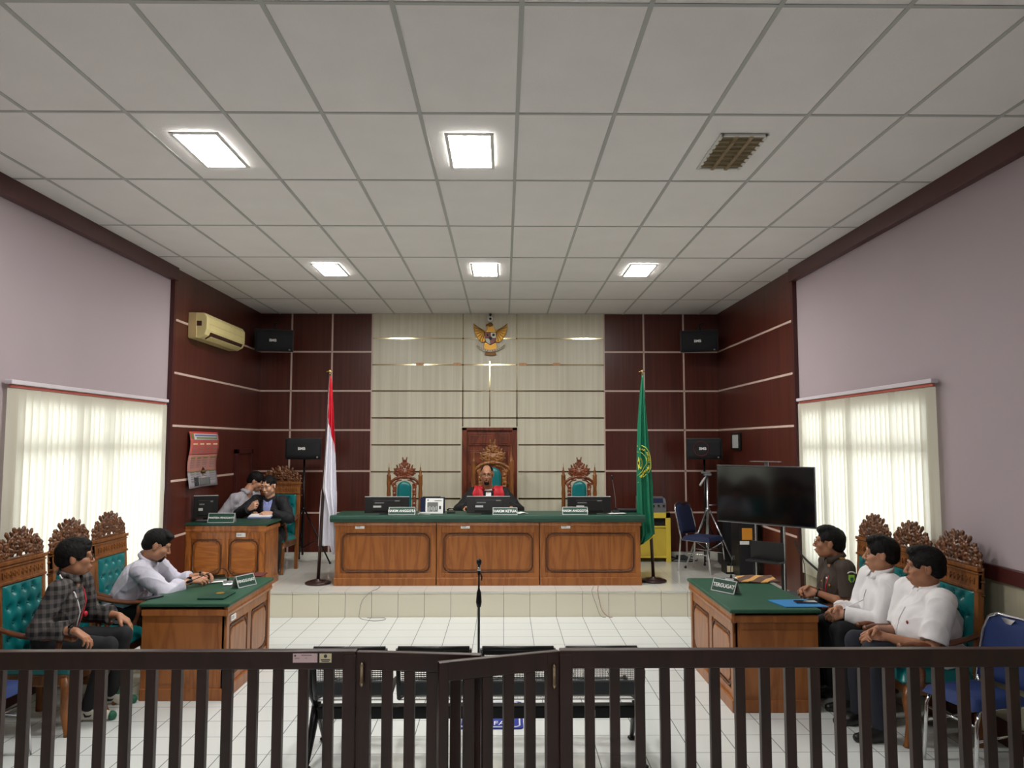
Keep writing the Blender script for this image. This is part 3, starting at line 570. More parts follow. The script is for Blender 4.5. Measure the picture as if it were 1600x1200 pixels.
def carved_chair():
    t = thing('carved_armchair', '', 'armchair')
    for s in (-1, 1):
        b = MB(); b.prism([(.20, 0), (.245, 0), (.25, .45), (.295, 1.19), (.25, 1.19), (.205, .45)], s*.235 if s > 0 else -.28, .28 if s > 0 else -.235, 'yz')
        b.build('back_post', 'post_wood', t, bevel=.005)
        g = MB()
        for z in (1.19, 1.11, 1.02): g.lathe([(.008, 0), (.012, .006), (.006, .014), (.009, .022), (.001, .036)], (0, 0, 0), 8, TR((s*.278, .27, z-.01)) @ RY(s*PI/2))
        g.build('side_peg', 'carved_wood', t)
        l = MB(); l.tube([(s*.25, -.24, .40), (s*.255, -.26, .30), (s*.25, -.245, .16), (s*.26, -.275, .02), (s*.26, -.28, 0)], [.032, .036, .026, .02, .026], 8); l.build('front_leg', 'post_wood', t)
        a = MB(); P = [(s*.262, .25, .74), (s*.27, .16, .715), (s*.275, .05, .69), (s*.272, -.10, .675), (s*.262, -.22, .68), (s*.25, -.29, .665)]
        def fa(u, v, P=P):
            q = u*(len(P)-1); i = min(int(q), len(P)-2); f = q-i; p = Vector(P[i]).lerp(Vector(P[i+1]), f); w = .022+.012*math.sin(PI*u)+.006*u
            ang = 2*PI*v; return (p.x+w*math.cos(ang), p.y, p.z+.018*math.sin(ang))
        a.surf(fa, 18, 10); a.ball((P[-1][0], P[-1][1], P[-1][2]), (.034, .024, .022), 10); a.build('armrest', 'arm_wood', t)
        u_ = MB(); u_.tube([(s*.26, -.17, .40), (s*.268, -.155, .50), (s*.262, -.19, .58), (s*.262, -.20, .67)], [.026, .02, .018, .024], 8); u_.build('arm_support', 'arm_wood', t)
    b = MB(); b.box((-.27, -.27, .34), (.27, .24, .42)); b.build('seat_rail', 'carved_wood', t, bevel=.01)
    b = MB()
    def fs(u, v):
        e = min(u, 1-u, v, 1-v); return (-.255+.51*u, -.285+.51*v, .42+.085*min(1, e/.14)**.45)
    b.surf(fs, 22, 22); b.box((-.255, -.285, .415), (.255, .225, .425)); b.build('seat_cushion', 'teal_leather', t)
    M = TR((0, .212, .47)) @ RX(-.065)
    b = MB(M); fn, pts = tufted(-.232, .232, .0, .56, .0, .024, 4, 5)
    b.surf(fn, 46, 54); b.box((-.235, .0, -.0), (.235, .03, .56)); o = b.build('back_cushion', 'teal_leather', t)
    q = MB(M)
    for x, z in pts: q.ball((x, -.004, z), (.009, .006, .009), 8)
    q.build('tuft_button', 'teal_dark', o)
    q = MB(M)
    for k in range(28):
        for s in (-1, 1): q.ball((s*.233, -.004, .01+k*.02), .0045, 6)
    for k in range(24): q.ball((-.225+k*.0196, -.004, .558), .0045, 6)
    q.build('nail_trim', 'gold_dark', o)
    b = MB(TR((0, .25, 1.03)) @ RX(-.065)); b.box((-.28, -.012, 0), (.28, .018, .165)); b.box((-.29, -.026, .138), (.29, .02, .165)); b.box((-.285, -.02, 0), (.285, .018, .02)); b.box((-.285, -.02, .116), (.285, .018, .128))
    for k in range(21): b.box((-.24+k*.0235, -.02, .045+.018*(k % 2)), (-.24+k*.0235+.017, -.01, .09-.012*(k % 2)))
    b.build('carved_band', 'post_wood', t, bevel=.003)
    c = crest_proto.copy(); C.objects.link(c); c.parent = t; c.location = (0, .272, 1.195); c.rotation_euler = (-.065, 0, 0)
    return t
crest_proto = side_crest().mesh('carved_crest', 'carved_wood')
ch = carved_chair()
CH = [((-3.33, 5.80, 0), PI/2, 'carved teal armchair under the man in the checked shirt, nearest of the left three'),
      ((-3.33, 6.46, 0), PI/2, 'empty carved teal armchair, middle one along the left window'),
      ((-3.33, 7.09, 0), PI/2, 'carved teal armchair behind the man in white shirt at the left desk'),
      ((3.0, 5.55, 0), -PI/2, 'carved teal armchair under the heavy man in short-sleeved white shirt'),
      ((3.0, 6.165, 0), -PI/2, 'carved teal armchair under the man in long-sleeved white shirt'),
      ((3.0, 6.78, 0), -PI/2, 'carved teal armchair behind the man in brown uniform'),
      ((-3.17, 10.62, PZ), -.12, 'carved teal armchair on the platform behind the clerk in the black suit')]
for i, (l, r, lb) in enumerate(CH):
    g = 'carved armchairs with teal leather'
    if i == 0: ch.location = l; ch.rotation_euler = (0, 0, r); ch['label'] = lb; ch['group'] = g
    else: copy_tree(ch, l, r, lb, group=g)
bpy.data.objects.remove(crest_proto)
# ---------------- tall judge chairs
def judge_frame():
    F = Field((-.26, -.03, .68), (.26, .03, 1.62), .0045)
    for s in (-1, 1):
        # pierced border beside the cushion
        for k in range(9):
            z = .74+k*.05; scroll(F, s*.145, z, .022, 0 if k % 2 else PI, .9, s, .009)
        F.cone((s*.165, 0, .7), (s*.165, 0, 1.14), .008, .008); F.cone((s*.125, 0, .7), (s*.125, 0, 1.12), .009, .009)
        # shoulder arc
        P = [(s*.225, 0, 1.14), (s*.19, 0, 1.18), (s*.14, 0, 1.215), (s*.09, 0, 1.235), (s*.04, 0, 1.24)]
        for a, b2 in zip(P, P[1:]): F.cone(a, b2, .02, .02, .008)
        P = [(s*.17, 0, 1.10), (s*.15, 0, 1.15), (s*.11, 0, 1.185), (s*.05, 0, 1.2)]
        for a, b2 in zip(P, P[1:]): F.cone(a, b2, .011, .011, .006)
        scroll(F, s*.175, 1.135, .022, 0, 1, s, .008); scroll(F, s*.10, 1.205, .02, 1, 1, s, .008)
        # crest
        for (cx, cz, r, a, tr) in ((.06, 1.30, .05, .8, .017), (.10, 1.335, .042, -.6, .015), (.06, 1.37, .034, 1.5, .012), (.03, 1.43, .024, .2, .010), (.115, 1.29, .03, 2.5, .012), (.03, 1.27, .03, 0, .012)):
            scroll(F, s*cx, cz, r, a if s > 0 else PI-a, 1.1, s, tr)
        for (x, z, a, l, w) in ((.13, 1.33, 1.0, .05, .014), (.10, 1.375, 1.2, .05, .014), (.07, 1.39, 1.4, .05, .012), (.135, 1.29, .3, .03, .014), (.012, 1.46, 1.3, .055, .009)):
            leaf(F, s*x, z, a if s > 0 else PI-a, l, w)
        F.ell((s*.03, 0, 1.525), (.010, .012, .012)); F.cone((s*.025, 0, 1.45), (s*.03, 0, 1.52), .007, .005)
    F.ell((0, 0, 1.31), (.06, .02, .055)); F.ell((0, -.012, 1.31), (.03, .016, .03)); F.ell((0, 0, 1.245), (.07, .018, .03)); F.ell((0, 0, 1.40), (.02, .014, .03)); F.ell((0, 0, 1.49), (.009, .012, .016)); F.cone((0, 0, 1.42), (0, 0, 1.48), .008, .006)
    F.ripple(.0016, 200, 5)
    return F
def judge_chair():
    t = thing('judge_chair', '', 'chair')
    for s in (-1, 1):
        b = MB(); b.lathe([(.026, 0), (.026, .42), (.03, .46), (.024, .5), (.03, .6), (.026, .66), (.024, .7), (.03, .74), (.027, .95), (.031, 1.0), (.025, 1.08), (.032, 1.14), (.03, 1.25), (.034, 1.27), (.018, 1.285), (.022, 1.30), (.012, 1.32), (.018, 1.335), (.008, 1.355), (.012, 1.37), (.004, 1.39), (.001, 1.45)], (s*.232, .24, 0), 12); b.build('back_post', 'post_wood', t)
        a = MB(); a.tube([(s*.24, .24, .72), (s*.26, .1, .70), (s*.26, -.15, .69), (s*.25, -.24, .66)], [.018, .022, .024, .02], 8); a.build('armrest', 'post_wood', t)
        a = MB(); a.tube([(s*.25, -.2, 0), (s*.25, -.2, .4), (s*.25, -.19, .68)], [.02, .032, .02], 8); a.build('front_leg', 'post_wood', t)
    MB().box((-.25, -.24, .34), (.25, .25, .42)).build('seat_rail', 'carved_red', t, bevel=.008)
    b = MB(); b.surf(lambda u, v: (-.23+.46*u, -.25+.46*v, .42+.08*min(1, min(u, 1-u, v, 1-v)/.14)**.45), 16, 16); b.build('seat_cushion', 'teal_leather', t)
    # arched cushion
    o = [(-.105, .68), (.105, .68)]+[(.105*math.cos(a), 1.08+.105*math.sin(a)) for a in [k*PI/10 for k in range(11)]]
    b = MB(); b.prism(o, .205, .24); b.surf(lambda u, v: (lambda z, hw: ((u*2-1)*hw, .206-.03*max(0, 1-(u*2-1)**4)*min(1, (1-v)/.1)**.5, z))(.68+.505*v, .105*(1 if .68+.505*v < 1.08 else math.sqrt(max(0, 1-((.68+.505*v-1.08)/.105)**2)))), 16, 24); b.build('back_cushion', 'teal_leather', t)
    F = jf_proto.copy(); C.objects.link(F); F.parent = t; F.location = (0, .235, 0)
    return t
jf_proto = judge_frame().mesh('carved_back_frame', 'carved_red')
jc = judge_chair(); jc.location = (-1.46, 11.1, PZ); jc['label'] = 'tall carved chair with arched teal back behind the left end of the judge bench'; jc['group'] = 'tall carved judge chairs'
copy_tree(jc, (1.115, 11.1, PZ), 0, 'tall carved chair with arched teal back behind the right end of the judge bench')
k_ = copy_tree(jc, (-.165, 11.12, PZ), 0, 'tallest carved chair with teal back, behind the judge in red and black'); k_.scale = (1.2, 1.15, 1.17)
for ch_ in k_.children:
    if ch_.name.startswith('carved_back'): ch_.data = ch_.data.copy(); ch_.data.materials[0] = MATS['carved_gold']
bpy.data.objects.remove(jf_proto)
# ---------------- blue banquet chairs
def banquet(cloth):
    t = thing('banquet_chair', '', 'chair')
    for s in (-1, 1):
        f = MB(); f.tube([(s*.19, .25, 0), (s*.185, .21, .44), (s*.19, .20, .50)], .0125, 8); f.build('rear_leg', 'chrome', t)
        f = MB(); f.tube([(s*.20, -.25, 0), (s*.195, -.215, .36), (s*.19, -.19, .425), (s*.19, .18, .43)], .0125, 8); f.build('front_leg', 'chrome', t)
        f = MB(); f.tube([(s*.198, -.235, .25), (s*.188, .235, .27)], .008, 6); f.build('stretcher', 'chrome', t)
    f = MB(); f.tube([(-.19, -.20, .33), (.19, -.20, .33)], .008, 6); f.build('stretcher', 'chrome', t)
    b = MB(); b.surf(lambda u, v: (-.205+.41*u, -.24+.43*v, .43+.06*min(1, min(u, 1-u, v, 1-v)/.12)**.4), 18, 18); b.surf(lambda u, v: (-.205+.41*u, -.24+.43*v, .43), 2, 2); b.build('seat', cloth, t)
    P = [(-.195, .19, .44), (-.205, .23, .62), (-.2, .275, .80), (-.175, .30, .885), (-.11, .31, .915), (.11, .31, .915), (.175, .30, .885), (.2, .275, .80), (.205, .23, .62), (.195, .19, .44)]
    f = MB(); f.tube(P, .0125, 8); f.build('back_frame', 'chrome', t)
    def fb(u, v):
        z = .50+.405*v; hw = .19*(1 if v < .8 else math.sqrt(max(0.02, 1-((v-.8)/.23)**2))); y = .205+.10*v
        e = min(u, 1-u, v*1.2, (1-v)*1.2); return ((u*2-1)*hw, y-.028*min(1, max(e, 0)/.12)**.5, z)
    b = MB(); b.surf(fb, 18, 20); b.surf(lambda u, v: (lambda p: (p[0], .215+.10*v, p[2]))(fb(u, v)), 18, 20); b.build('backrest', cloth, t)
    f = MB(); f.prism([(-.05, .905), (.05, .905), (.02, .872), (-.02, .872)], .268, .278); f.build('grip_plate', 'chrome', t)
    return t
bc = banquet('blue_cloth'); bc.location = (3.02, 4.96, 0); bc.rotation_euler = (0, 0, -PI/2+.25); bc['label'] = 'blue padded chrome-framed chair by the right wall, nearest the railing'; bc['group'] = 'blue chrome-framed chairs'
copy_tree(bc, (-3.39, 5.06, 0), PI/2-.1, 'blue padded chrome-framed chair by the left wall, cut by the photo edge')
bn = banquet('navy_cloth'); bn.location = (2.70, 10.52, PZ); bn.rotation_euler = (0, 0, PI-.95-PI/2+.15); bn['label'] = 'navy padded chrome-framed chair standing on the platform beside the silver tripod'
copy_tree(bn, (-3.60, 10.26, PZ), -.1, 'navy padded chrome-framed chair behind the clerk desk under the leaning man')
# ================================================================ PUBLIC RAILING AND GATE
RY_, RTOP = 4.17, .95
def baluster(t, x, z0, z1, y=0, w=.052, d=.04, m='rail_wood'):
    b = MB(); b.box((x-w/2, y-d/2, z0), (x+w/2, y+d/2, z1)); b.build('baluster', m, t, bevel=.003)
def ux(u, Y=RY_, z=.8): return at(u, 1060, Y).x
def rail(label, x0, x1, us, posts):
    t = thing('railing', label, 'railing', ((x0+x1)/2, RY_, 0)); cx = (x0+x1)/2
    b = MB(); b.box((x0-cx, -.03, RTOP-.095), (x1-cx, .03, RTOP)); b.build('top_rail', 'rail_wood', t, bevel=.006)
    b = MB(); b.box((x0-cx, -.025, .10), (x1-cx, .025, .17)); b.build('bottom_rail', 'rail_wood', t, bevel=.005)
    for x in us: baluster(t, x-cx, .17, RTOP-.095)
    for x in posts:
        b = MB(); b.box((x-cx-.034, -.035, 0), (x-cx+.034, .035, RTOP-.02)); b.build('post', 'rail_wood', t, bevel=.004)
    return t
xl0 = ux(514); us = [xl0-.1335*k for k in range(0, 21)]
tl = rail('dark brown wooden railing with vertical slats, left of the gate', WL+.01, ux(557), us, [ux(547), WL+.06])
xr0 = ux(921); us = [xr0+.1335*k for k in range(0, 20)]
tr = rail('dark brown wooden railing with vertical slats, right of the gate', ux(874), WR-.01, [u for u in us if u < WR-.08], [ux(884), WR-.06])
def gate(label, hx, tip_x, tip_y, xs, hinge_u, mir):
    L = math.hypot(tip_x-hx, tip_y-RY_); ang = math.atan2(tip_y-RY_, tip_x-hx)
    t = thing('gate_leaf', label, 'gate', (hx, RY_, 0), ang)
    b = MB(); b.box((0, -.02, RTOP-.10), (L, .02, RTOP-.005)); b.build('top_rail', 'rail_wood', t, bevel=.005)
    b = MB(); b.box((0, -.018, .12), (L, .018, .19)); b.build('bottom_rail', 'rail_wood', t, bevel=.004)
    b = MB(); b.box((0, -.022, .06), (.075, .022, RTOP-.006)); b.build('stile', 'rail_wood', t, bevel=.004)
    b = MB(); b.box((L-.05, -.022, .06), (L, .022, RTOP-.006)); b.build('stile', 'rail_wood', t, bevel=.004)
    for k in xs: baluster(t, k, .19, RTOP-.10, w=.056, d=.03)
    sg = -1 if mir else 1
    # handle plate near the hinge post and a scroll-cut tip
    return t, L
gl, L1 = gate('left leaf of the dark wooden gate, overlapped by the other leaf', ux(558), ux(752, 4.10), 4.10, [.165, .285, .405, .53], 0, False)
gr, L2 = gate('right leaf of the dark wooden gate, standing in front of the other leaf', ux(873), ux(686, 4.0), 3.955, [.165, .285, .40, .50], 0, True)
for (u, v0, v1, g_) in ((565, 1036, 1074, gl), (866, 1038, 1077, gr)):
    p0 = at(u, v0, 4.12); p1 = at(u, v1, 4.12); zc = (p0.z+p1.z)/2; l = p0.z-p1.z
    Mi = (TR(g_.location) @ RZ(g_.rotation_euler.z)).inverted()
    b = MB(Mi @ TR((p0.x, 4.128, zc))); b.lathe([(.004, -l/2), (.008, -l/2+.008), (.012, -l/2+.02), (.010, -l/2+.024), (.010, l/2-.024), (.012, l/2-.02), (.008, l/2-.008), (.002, l/2)], (0, 0, 0), 12); b.build('hinge', 'bronze', g_)
yf = RY_-.03
p0 = at(458, 1021, yf); p1 = at(496, 1035, yf); cx, cz = (p0.x+p1.x)/2, (p0.z+p1.z)/2; w = p1.x-p0.x; h = p0.z-p1.z
t = thing('rail_label', 'pink printed sticker on the front of the left railing near the gate', 'sticker', (cx, yf-.0022, cz)); MB().box((-w/2, -.001, -h/2), (w/2, .001, h/2)).build('paper', 'pink_paper', t)
b = MB(); b.lathe([(.005, -.0008), (.005, .0008)], (0, 0, 0), 10, TR((-w/2+.012, -.0016, h/2-.011)) @ RX(PI/2)); b.box((-.02, -.0018, h/2-.010), (.035, -.0012, h/2-.007)).box((-w/2+.01, -.0018, -.002), (-w/2+.035, -.0012, 0)).box((.0, -.0018, -.001), (.01, -.0012, .001)); b.build('printed_lines', 'ink', t)
p0 = at(499.5, 1021, yf); p1 = at(518, 1035, yf); cx, cz = (p0.x+p1.x)/2, (p0.z+p1.z)/2; w = p1.x-p0.x; h = p0.z-p1.z
t = thing('rail_label', 'small cream sticker with a dark round crest, beside the pink one on the railing', 'sticker', (cx, yf-.0022, cz)); MB().box((-w/2, -.001, -h/2), (w/2, .001, h/2)).build('paper', 'cream_paper', t)
b = MB(); b.lathe([(.009, -.0008), (.009, .0008)], (0, 0, 0), 12, TR((0, -.0016, .010)) @ RX(PI/2)); b.box((-.024, -.0018, -.012), (.024, -.0012, -.006)).box((-.02, -.0018, -.019), (.02, -.0012, -.015)); b.build('crest_print', 'ink', t)
# ================================================================ WAITING BENCH
t = thing('waiting_bench', 'black four-seat metal waiting bench with perforated backs, just beyond the gate', 'bench', (-.16, 5.25, 0))
SX = [at(u, 1010, 4.98).x+.16 for u in (549, 679, 809, 938)]
for i, x in enumerate(SX):
    w = .45
    def fsh(u, v, x=x, w=w): return (x+(u-.5)*w, -.30+.06*v**2*0+.02*math.cos(PI*v)-.0, .42+.33*v)
    s = MB(); s.surf(lambda u, v: (x+(u-.5)*w*.94, -.27-.05*v+.015*math.sin(PI*v), .525+.215*v), 6, 8); s.build('back_mesh', 'perforated', t, fix=False)
    s = MB(); s.box((x-w/2, -.292, .455), (x+w/2, -.262, .545)); s.build('lower_back', 'charcoal', t, bevel=.01)
    s = MB(); s.tube([(x-w/2, -.325, .755), (x+w/2, -.325, .755)], .017, 8); s.box((x-w/2, -.335, .72), (x+w/2, -.315, .752)); s.build('top_cap', 'black_plastic', t)
    for sg in (-1, 1):
        s = MB(); s.tube([(x+sg*w/2, -.325, .755), (x+sg*w/2, -.28, .50), (x+sg*w/2, -.25, .43), (x+sg*w/2, -.1, .40), (x+sg*w/2, .2, .42)], .015, 6); s.build('side_frame', 'black_plastic', t)
    s = MB(); s.surf(lambda u, v: (x+(u-.5)*w, -.25+.47*v, .415-.02*math.sin(PI*v)), 6, 8); s.build('seat_pan', 'perforated', t, fix=False)
b = MB(); b.box((SX[0]-.26, -.13, .255), (SX[3]+.26, -.05, .335)); b.build('beam', 'black_metal', t, bevel=.008)
MB().box((SX[3]-.055, -.1315, .265), (SX[3]-.02, -.130, .31)).build('inventory_sticker', 'paper', t)
for sg, x in ((-1, SX[0]-.255), (1, SX[3]+.255)):
    l = MB(); l.tube([(x-sg*.0, -.09, .36), (x+sg*.01, -.14, .22), (x+sg*.015, -.24, .06), (x+sg*.015, -.28, .015)], [.03, .028, .018, .014], 8); l.ball((x+sg*.015, -.28, .014), (.03, .03, .014), 10); l.build('leg', 'black_metal', t)
    l = MB(); l.tube([(x-sg*.0, -.09, .3), (x+sg*.01, .06, .2), (x+sg*.015, .2, .015)], [.03, .024, .014], 8); l.ball((x+sg*.015, .2, .014), (.03, .03, .014), 10); l.build('leg', 'black_metal', t)
    l = MB(); l.tube([(x, -.10, .33), (x+sg*.02, -.19, .46), (x+sg*.02, -.22, .58), (x+sg*.01, -.14, .64), (x+sg*.0, .12, .62), (x, .15, .58)], [.02, .022, .022, .02, .022, .016], 8); l.build('armrest', 'black_plastic', t)
# ================================================================ MAT, MICROPHONE STAND, CABLES
mc = on(768, 1118, 0)
t = thing('floor_mat', 'blue rubber floor mat with white lettering and white border under the waiting bench', 'mat', (mc.x, mc.y, 0))
m0 = on(713, 1140, 0); m1 = on(818, 1140, 0); y1 = on(768, 1098, 0).y; mw = m1.x-m0.x; mh = y1-m0.y; t.location = ((m0.x+m1.x)/2, (m0.y+y1)/2, 0)
def rrect(w, h, r, n=5):
    o = []
    for cx, cy, a0 in ((w/2-r, h/2-r, 0), (-w/2+r, h/2-r, PI/2), (-w/2+r, -h/2+r, PI), (w/2-r, -h/2+r, 1.5*PI)):
        o += [(cx+r*math.cos(a0+PI/2*k/n), cy+r*math.sin(a0+PI/2*k/n)) for k in range(n+1)]
    return o
b = MB(); b.prism(rrect(mw, mh, .03), 0, .008, 'xy'); b.build('pile', 'blue_mat', t)
b = MB(); b.tube([(x, y, .008) for x, y in rrect(mw-.05, mh-.045, .04)], .006, 6, closed=True); b.build('white_border', 'mat_white', t)
text('ISTERFAIL', .085, 'mat_white', t, TR((0, -mh/2+.095, .0095)) @ Matrix.Scale(1.3, 4, (0, 1, 0)), .0005, sx=.95)
b = MB(); b.surf(lambda u, v: (-.16+.34*u, .03+.05*math.sin(2.6*u)+(v-.5)*.05*math.sin(PI*u), .0095), 20, 2); b.build('white_swoosh', 'mat_white', t, fix=False)
ms = at(748, 1010, 5.9); t = thing('microphone_stand', 'black microphone stand with clipped microphone in the middle of the floor', 'microphone stand', (ms.x, 5.9, 0))
zt = at(748, 880, 5.9).z
b = MB(); b.lathe([(.12, 0), (.125, .012), (.10, .022), (.02, .034), (.012, .05)], (0, 0, 0), 24); b.build('base', 'black_metal', t)
b = MB(); b.lathe([(.0095, .04), (.0095, zt-.33), (.016, zt-.325), (.022, zt-.29), (.017, zt-.22), (.010, zt-.20), (.007, zt-.19), (.007, zt-.09), (.011, zt-.085), (.011, zt-.055), (.006, zt-.05)], (0, 0, 0), 12); b.build('pole', 'black_metal', t)
b = MB(); b.tube([(0, 0, zt-.09), (.012, 0, zt-.075), (.022, 0, zt-.10), (.02, 0, zt-.13)], .006, 6); b.build('adjusting_knob', 'black_plastic', t)
b = MB(); b.lathe([(.012, zt-.055), (.013, zt-.035), (.009, zt-.03)], (0, 0, 0), 12); cl = b.build('clip', 'silver', t)
b = MB(); b.lathe([(.009, zt-.03), (.012, zt-.012), (.02, zt-.004), (.021, zt+.004)], (0, 0, 0), 12); b.ball((0, 0, zt+.012), (.021, .021, .022), 12); b.build('microphone_head', 'black_metal', t)
def cable(name, label, pts, r, m):
    o = MB(TR(-Vector(pts[0]))).tube(smooth(pts), r, 6).build(name, m, None); o.location = pts[0]; return tag(o, label, 'cable')
def smooth(P, n=6):
    P = [Vector(p) for p in P]; Q = []
    for i in range(len(P)-1):
        a, b, c, d = P[max(i-1, 0)], P[i], P[i+1], P[min(i+2, len(P)-1)]
        for k in range(n):
            t = k/n; Q.append(.5*((2*b)+(c-a)*t+(2*a-5*b+4*c-d)*t*t+(3*b-a-3*c+d)*t**3))
    return Q+[P[-1]]
yr = PY-.016
cable('floor_cable', 'thin grey cable looping down the step below the left desk section', [(-1.5, 9.50, .306), (-1.51, 9.3, .306), (-1.56, yr, .30), (-1.66, yr, .2), (-1.69, yr, .07), (-1.67, 9.1, .006), (-1.5, 8.98, .005), (-1.38, 9.03, .005), (-1.40, 9.12, .006), (-1.6, 9.13, .006)], .0035, 'cable_grey')
cable('floor_cable', 'thin pinkish cable hanging down the step below the right desk section', [(1.16, 9.50, .306), (1.13, 9.3, .306), (1.11, yr, .30), (1.13, yr, .2), (1.16, yr, .08), (1.23, yr-.01, .01), (1.28, 9.13, .006)], .004, 'cable_pink')
cable('floor_cable', 'faint grey cable beside the pink one on the step', [(1.10, 9.50, .306), (1.07, 9.3, .306), (1.04, yr, .30), (1.09, yr, .15), (1.14, yr-.01, .02), (1.20, 9.12, .006)], .003, 'cable_grey')
cable('floor_cable', 'black tangle of cable on the platform by the yellow cabinet', [(2.55, 11.9, .31), (2.62, 11.7, .305), (2.85, 11.55, .305), (2.75, 11.35, .305), (2.5, 11.4, .305), (2.6, 11.6, .31), (2.9, 11.8, .31)], .008, 'cable_black')
# ================================================================ THINGS ON THE JUDGE BENCH
BZ = 1.157
def monitor(loc, rz, w, h, label, lift=.012, stand=.0, tilt=.12, logo=None):
    t = thing('monitor', label, 'monitor', loc, rz)
    M = TR((0, 0, lift+stand)) @ RX(-tilt)
    b = MB(M); b.box((-w/2, -.006, 0), (w/2, .016, h)); b.prism([(-w*.32, h*.12), (w*.32, h*.12), (w*.30, h*.8), (-w*.30, h*.8)], -.022, -.004); p = b.build('panel', 'black_plastic', t, bevel=.004)
    MB(M).box((-w/2+.008, .0162, .012), (w/2-.008, .0172, h-.008)).build('screen', 'black_gloss', p)
    MB(M).box((-w/2, -.007, h), (w/2, .017, h+.007)).build('silver_edge', 'light_grey', p)
    MB(M).box((-w*.30, -.0235, h*.34), (-w*.12, -.0222, h*.46)).build('rear_sticker', 'light_grey', p); MB(M).box((w*.18, -.0235, h*.72), (w*.29, -.0222, h*.78)).build('rear_sticker', 'grey_plastic', p); MB(M).box((-w*.27, -.0235, h*.60), (-w*.06, -.0222, h*.66)).build('rear_sticker', 'grey_plastic', p)
    b = MB(); b.box((-.09, -.03, 0), (.09, .13, .010)); b.box((-.03, .016, .008), (.03, .034, h*.55+stand)); b.build('stand', 'black_plastic', t, bevel=.004)
    if logo: text(logo, .03, 'white_plastic', p, M @ TR((w*.02, -.0236, h*.68)) @ FRONT, .0006)
    return t
monitor((at(604, 800, 9.65).x, 9.66, BZ), 0, .555, .20, 'black monitor seen from behind at the left end of the judge bench')
monitor((at(763, 800, 9.65).x, 9.66, BZ), 0, .54, .205, 'black monitor seen from behind, right in front of the judge', tilt=.15)
monitor((at(921, 800, 9.65).x, 9.66, BZ), 0, .545, .20, 'black monitor seen from behind at the right end of the judge bench')
t = thing('desk_calendar', 'white desk calendar with a grey picture on the judge bench', 'calendar', (at(679, 800, 9.72).x, 9.72, BZ), -.06)
b = MB(); b.prism([(-.03, 0), (.0, .195), (.004, .195), (.09, 0), (.085, 0), (.002, .18), (-.024, 0)], -.115, .115, 'yz'); b.build('stand', 'navy_cloth', t)
M = TR((0, -.0165, .0975)) @ RX(-.15)
MB(M).box((-.112, -.004, -.095), (.112, -.001, .095)).build('page', 'paper', t)
b = MB(M); b.box((-.09, -.0055, -.072), (.045, -.0042, .045)); pc = b.build('picture', 'grey_plastic', t)
b = MB(M)
for k in range(6): b.box((-.085+k*.021, -.0062, -.07+.01*(k % 3)), (-.073+k*.021, -.0056, -.015+.012*(k % 2)))
b.build('picture_shapes', 'light_grey', pc)
b = MB(M); b.box((.06, -.0055, -.04), (.085, -.0042, .0)).box((.0, -.0055, .062), (.09, -.0042, .068)).box((-.09, -.0055, .064), (-.075, -.0042, .08)); b.build('printed_lines', 'ink', t)
t = thing('document_box', 'dark navy box file standing behind the desk calendar', 'box file', (at(676, 800, 9.92).x, 9.93, BZ)); b = MB(); b.box((-.155, -.04, 0), (.155, .04, .19)); b.build('case', 'navy_cloth', t, bevel=.006); b = MB(); b.box((-.13, -.042, .185), (.10, .03, .20)); b.build('lid', 'black_plastic', t, bevel=.004)
t = thing('desk_telephone', 'small black telephone on the bench between the calendar and the judge', 'telephone', (at(705, 800, 9.8).x, 9.80, BZ)); b = MB(); b.prism([(-.05, 0), (.06, 0), (.05, .035), (-.05, .015)], -.05, .05, 'yz'); b.build('base', 'black_plastic', t, bevel=.004)
b = MB(); b.tube([(-.05, .0, .035), (-.03, .0, .055), (.03, .0, .055), (.05, .0, .035)], [.014, .009, .009, .014], 8); b.build('handset', 'black_gloss', t)
t = thing('paper_pile', 'small pile of grey papers right of the left bench name plate', 'papers', (at(658, 805, 9.62).x+.02, 9.68, BZ)); b = MB()
for k in range(5): b.box((-.06+.004*k, -.07, .004*k), (.09-.003*k, .07, .004*k+.0035), TR((0, 0, 0)) @ RZ(.05*k))
b.build('sheets', 'light_grey', t)
t = thing('open_book', 'small open white booklet right of the judge name plate', 'booklet', (at(816, 804, 9.72).x, 9.72, BZ), .3); b = MB(); b.prism([(-.06, .0), (0, .012), (.06, .0), (.06, .006), (0, .02), (-.06, .006)], -.05, .05, 'xz'); b.build('pages', 'paper', t); MB().box((-.062, -.052, -.0), (.062, .052, .002)).build('cover', 'black_plastic', t)
def goose(loc, rz, label, base_mat, neck, headm='black_plastic', bs=1.0, cat='microphone'):
    t = thing('gooseneck_microphone', label, cat, loc, rz)
    b = MB(); b.prism([(-.07*bs, 0), (.07*bs, 0), (.075*bs, .012), (.03*bs, .045*bs), (-.02*bs, .048*bs), (-.065*bs, .018)], -.05*bs, .05*bs, 'yz'); o = b.build('base', base_mat, t, bevel=.008, seg=3)
    MB().lathe([(.012, .03*bs), (.012, .065*bs), (.007, .075*bs)], (0, .01, 0), 10).build('collar', 'black_plastic', t)
    P = [(0, .01, .07*bs)]+neck; b = MB(); b.tube(smooth(P), .0035, 6); b.build('neck', 'cable_black' if headm == 'black_plastic' else headm, t)
    e = Vector(P[-1]); d = (e-Vector(P[-2])).normalized(); b = MB(); b.tube([e-d*.005, e+d*.01, e+d*.045, e+d*.055], [.008, .013, .013, .006], 8); b.build('microphone_head', 'black_plastic', t)
    return t
goose((at(963, 803, 9.85).x, 9.88, BZ), 0, 'tall thin gooseneck microphone at the right end of the judge bench', 'black_plastic', [(-.01, 0, .2), (-.03, .0, .34), (-.045, -.02, .42)], 'grey_plastic', .8)
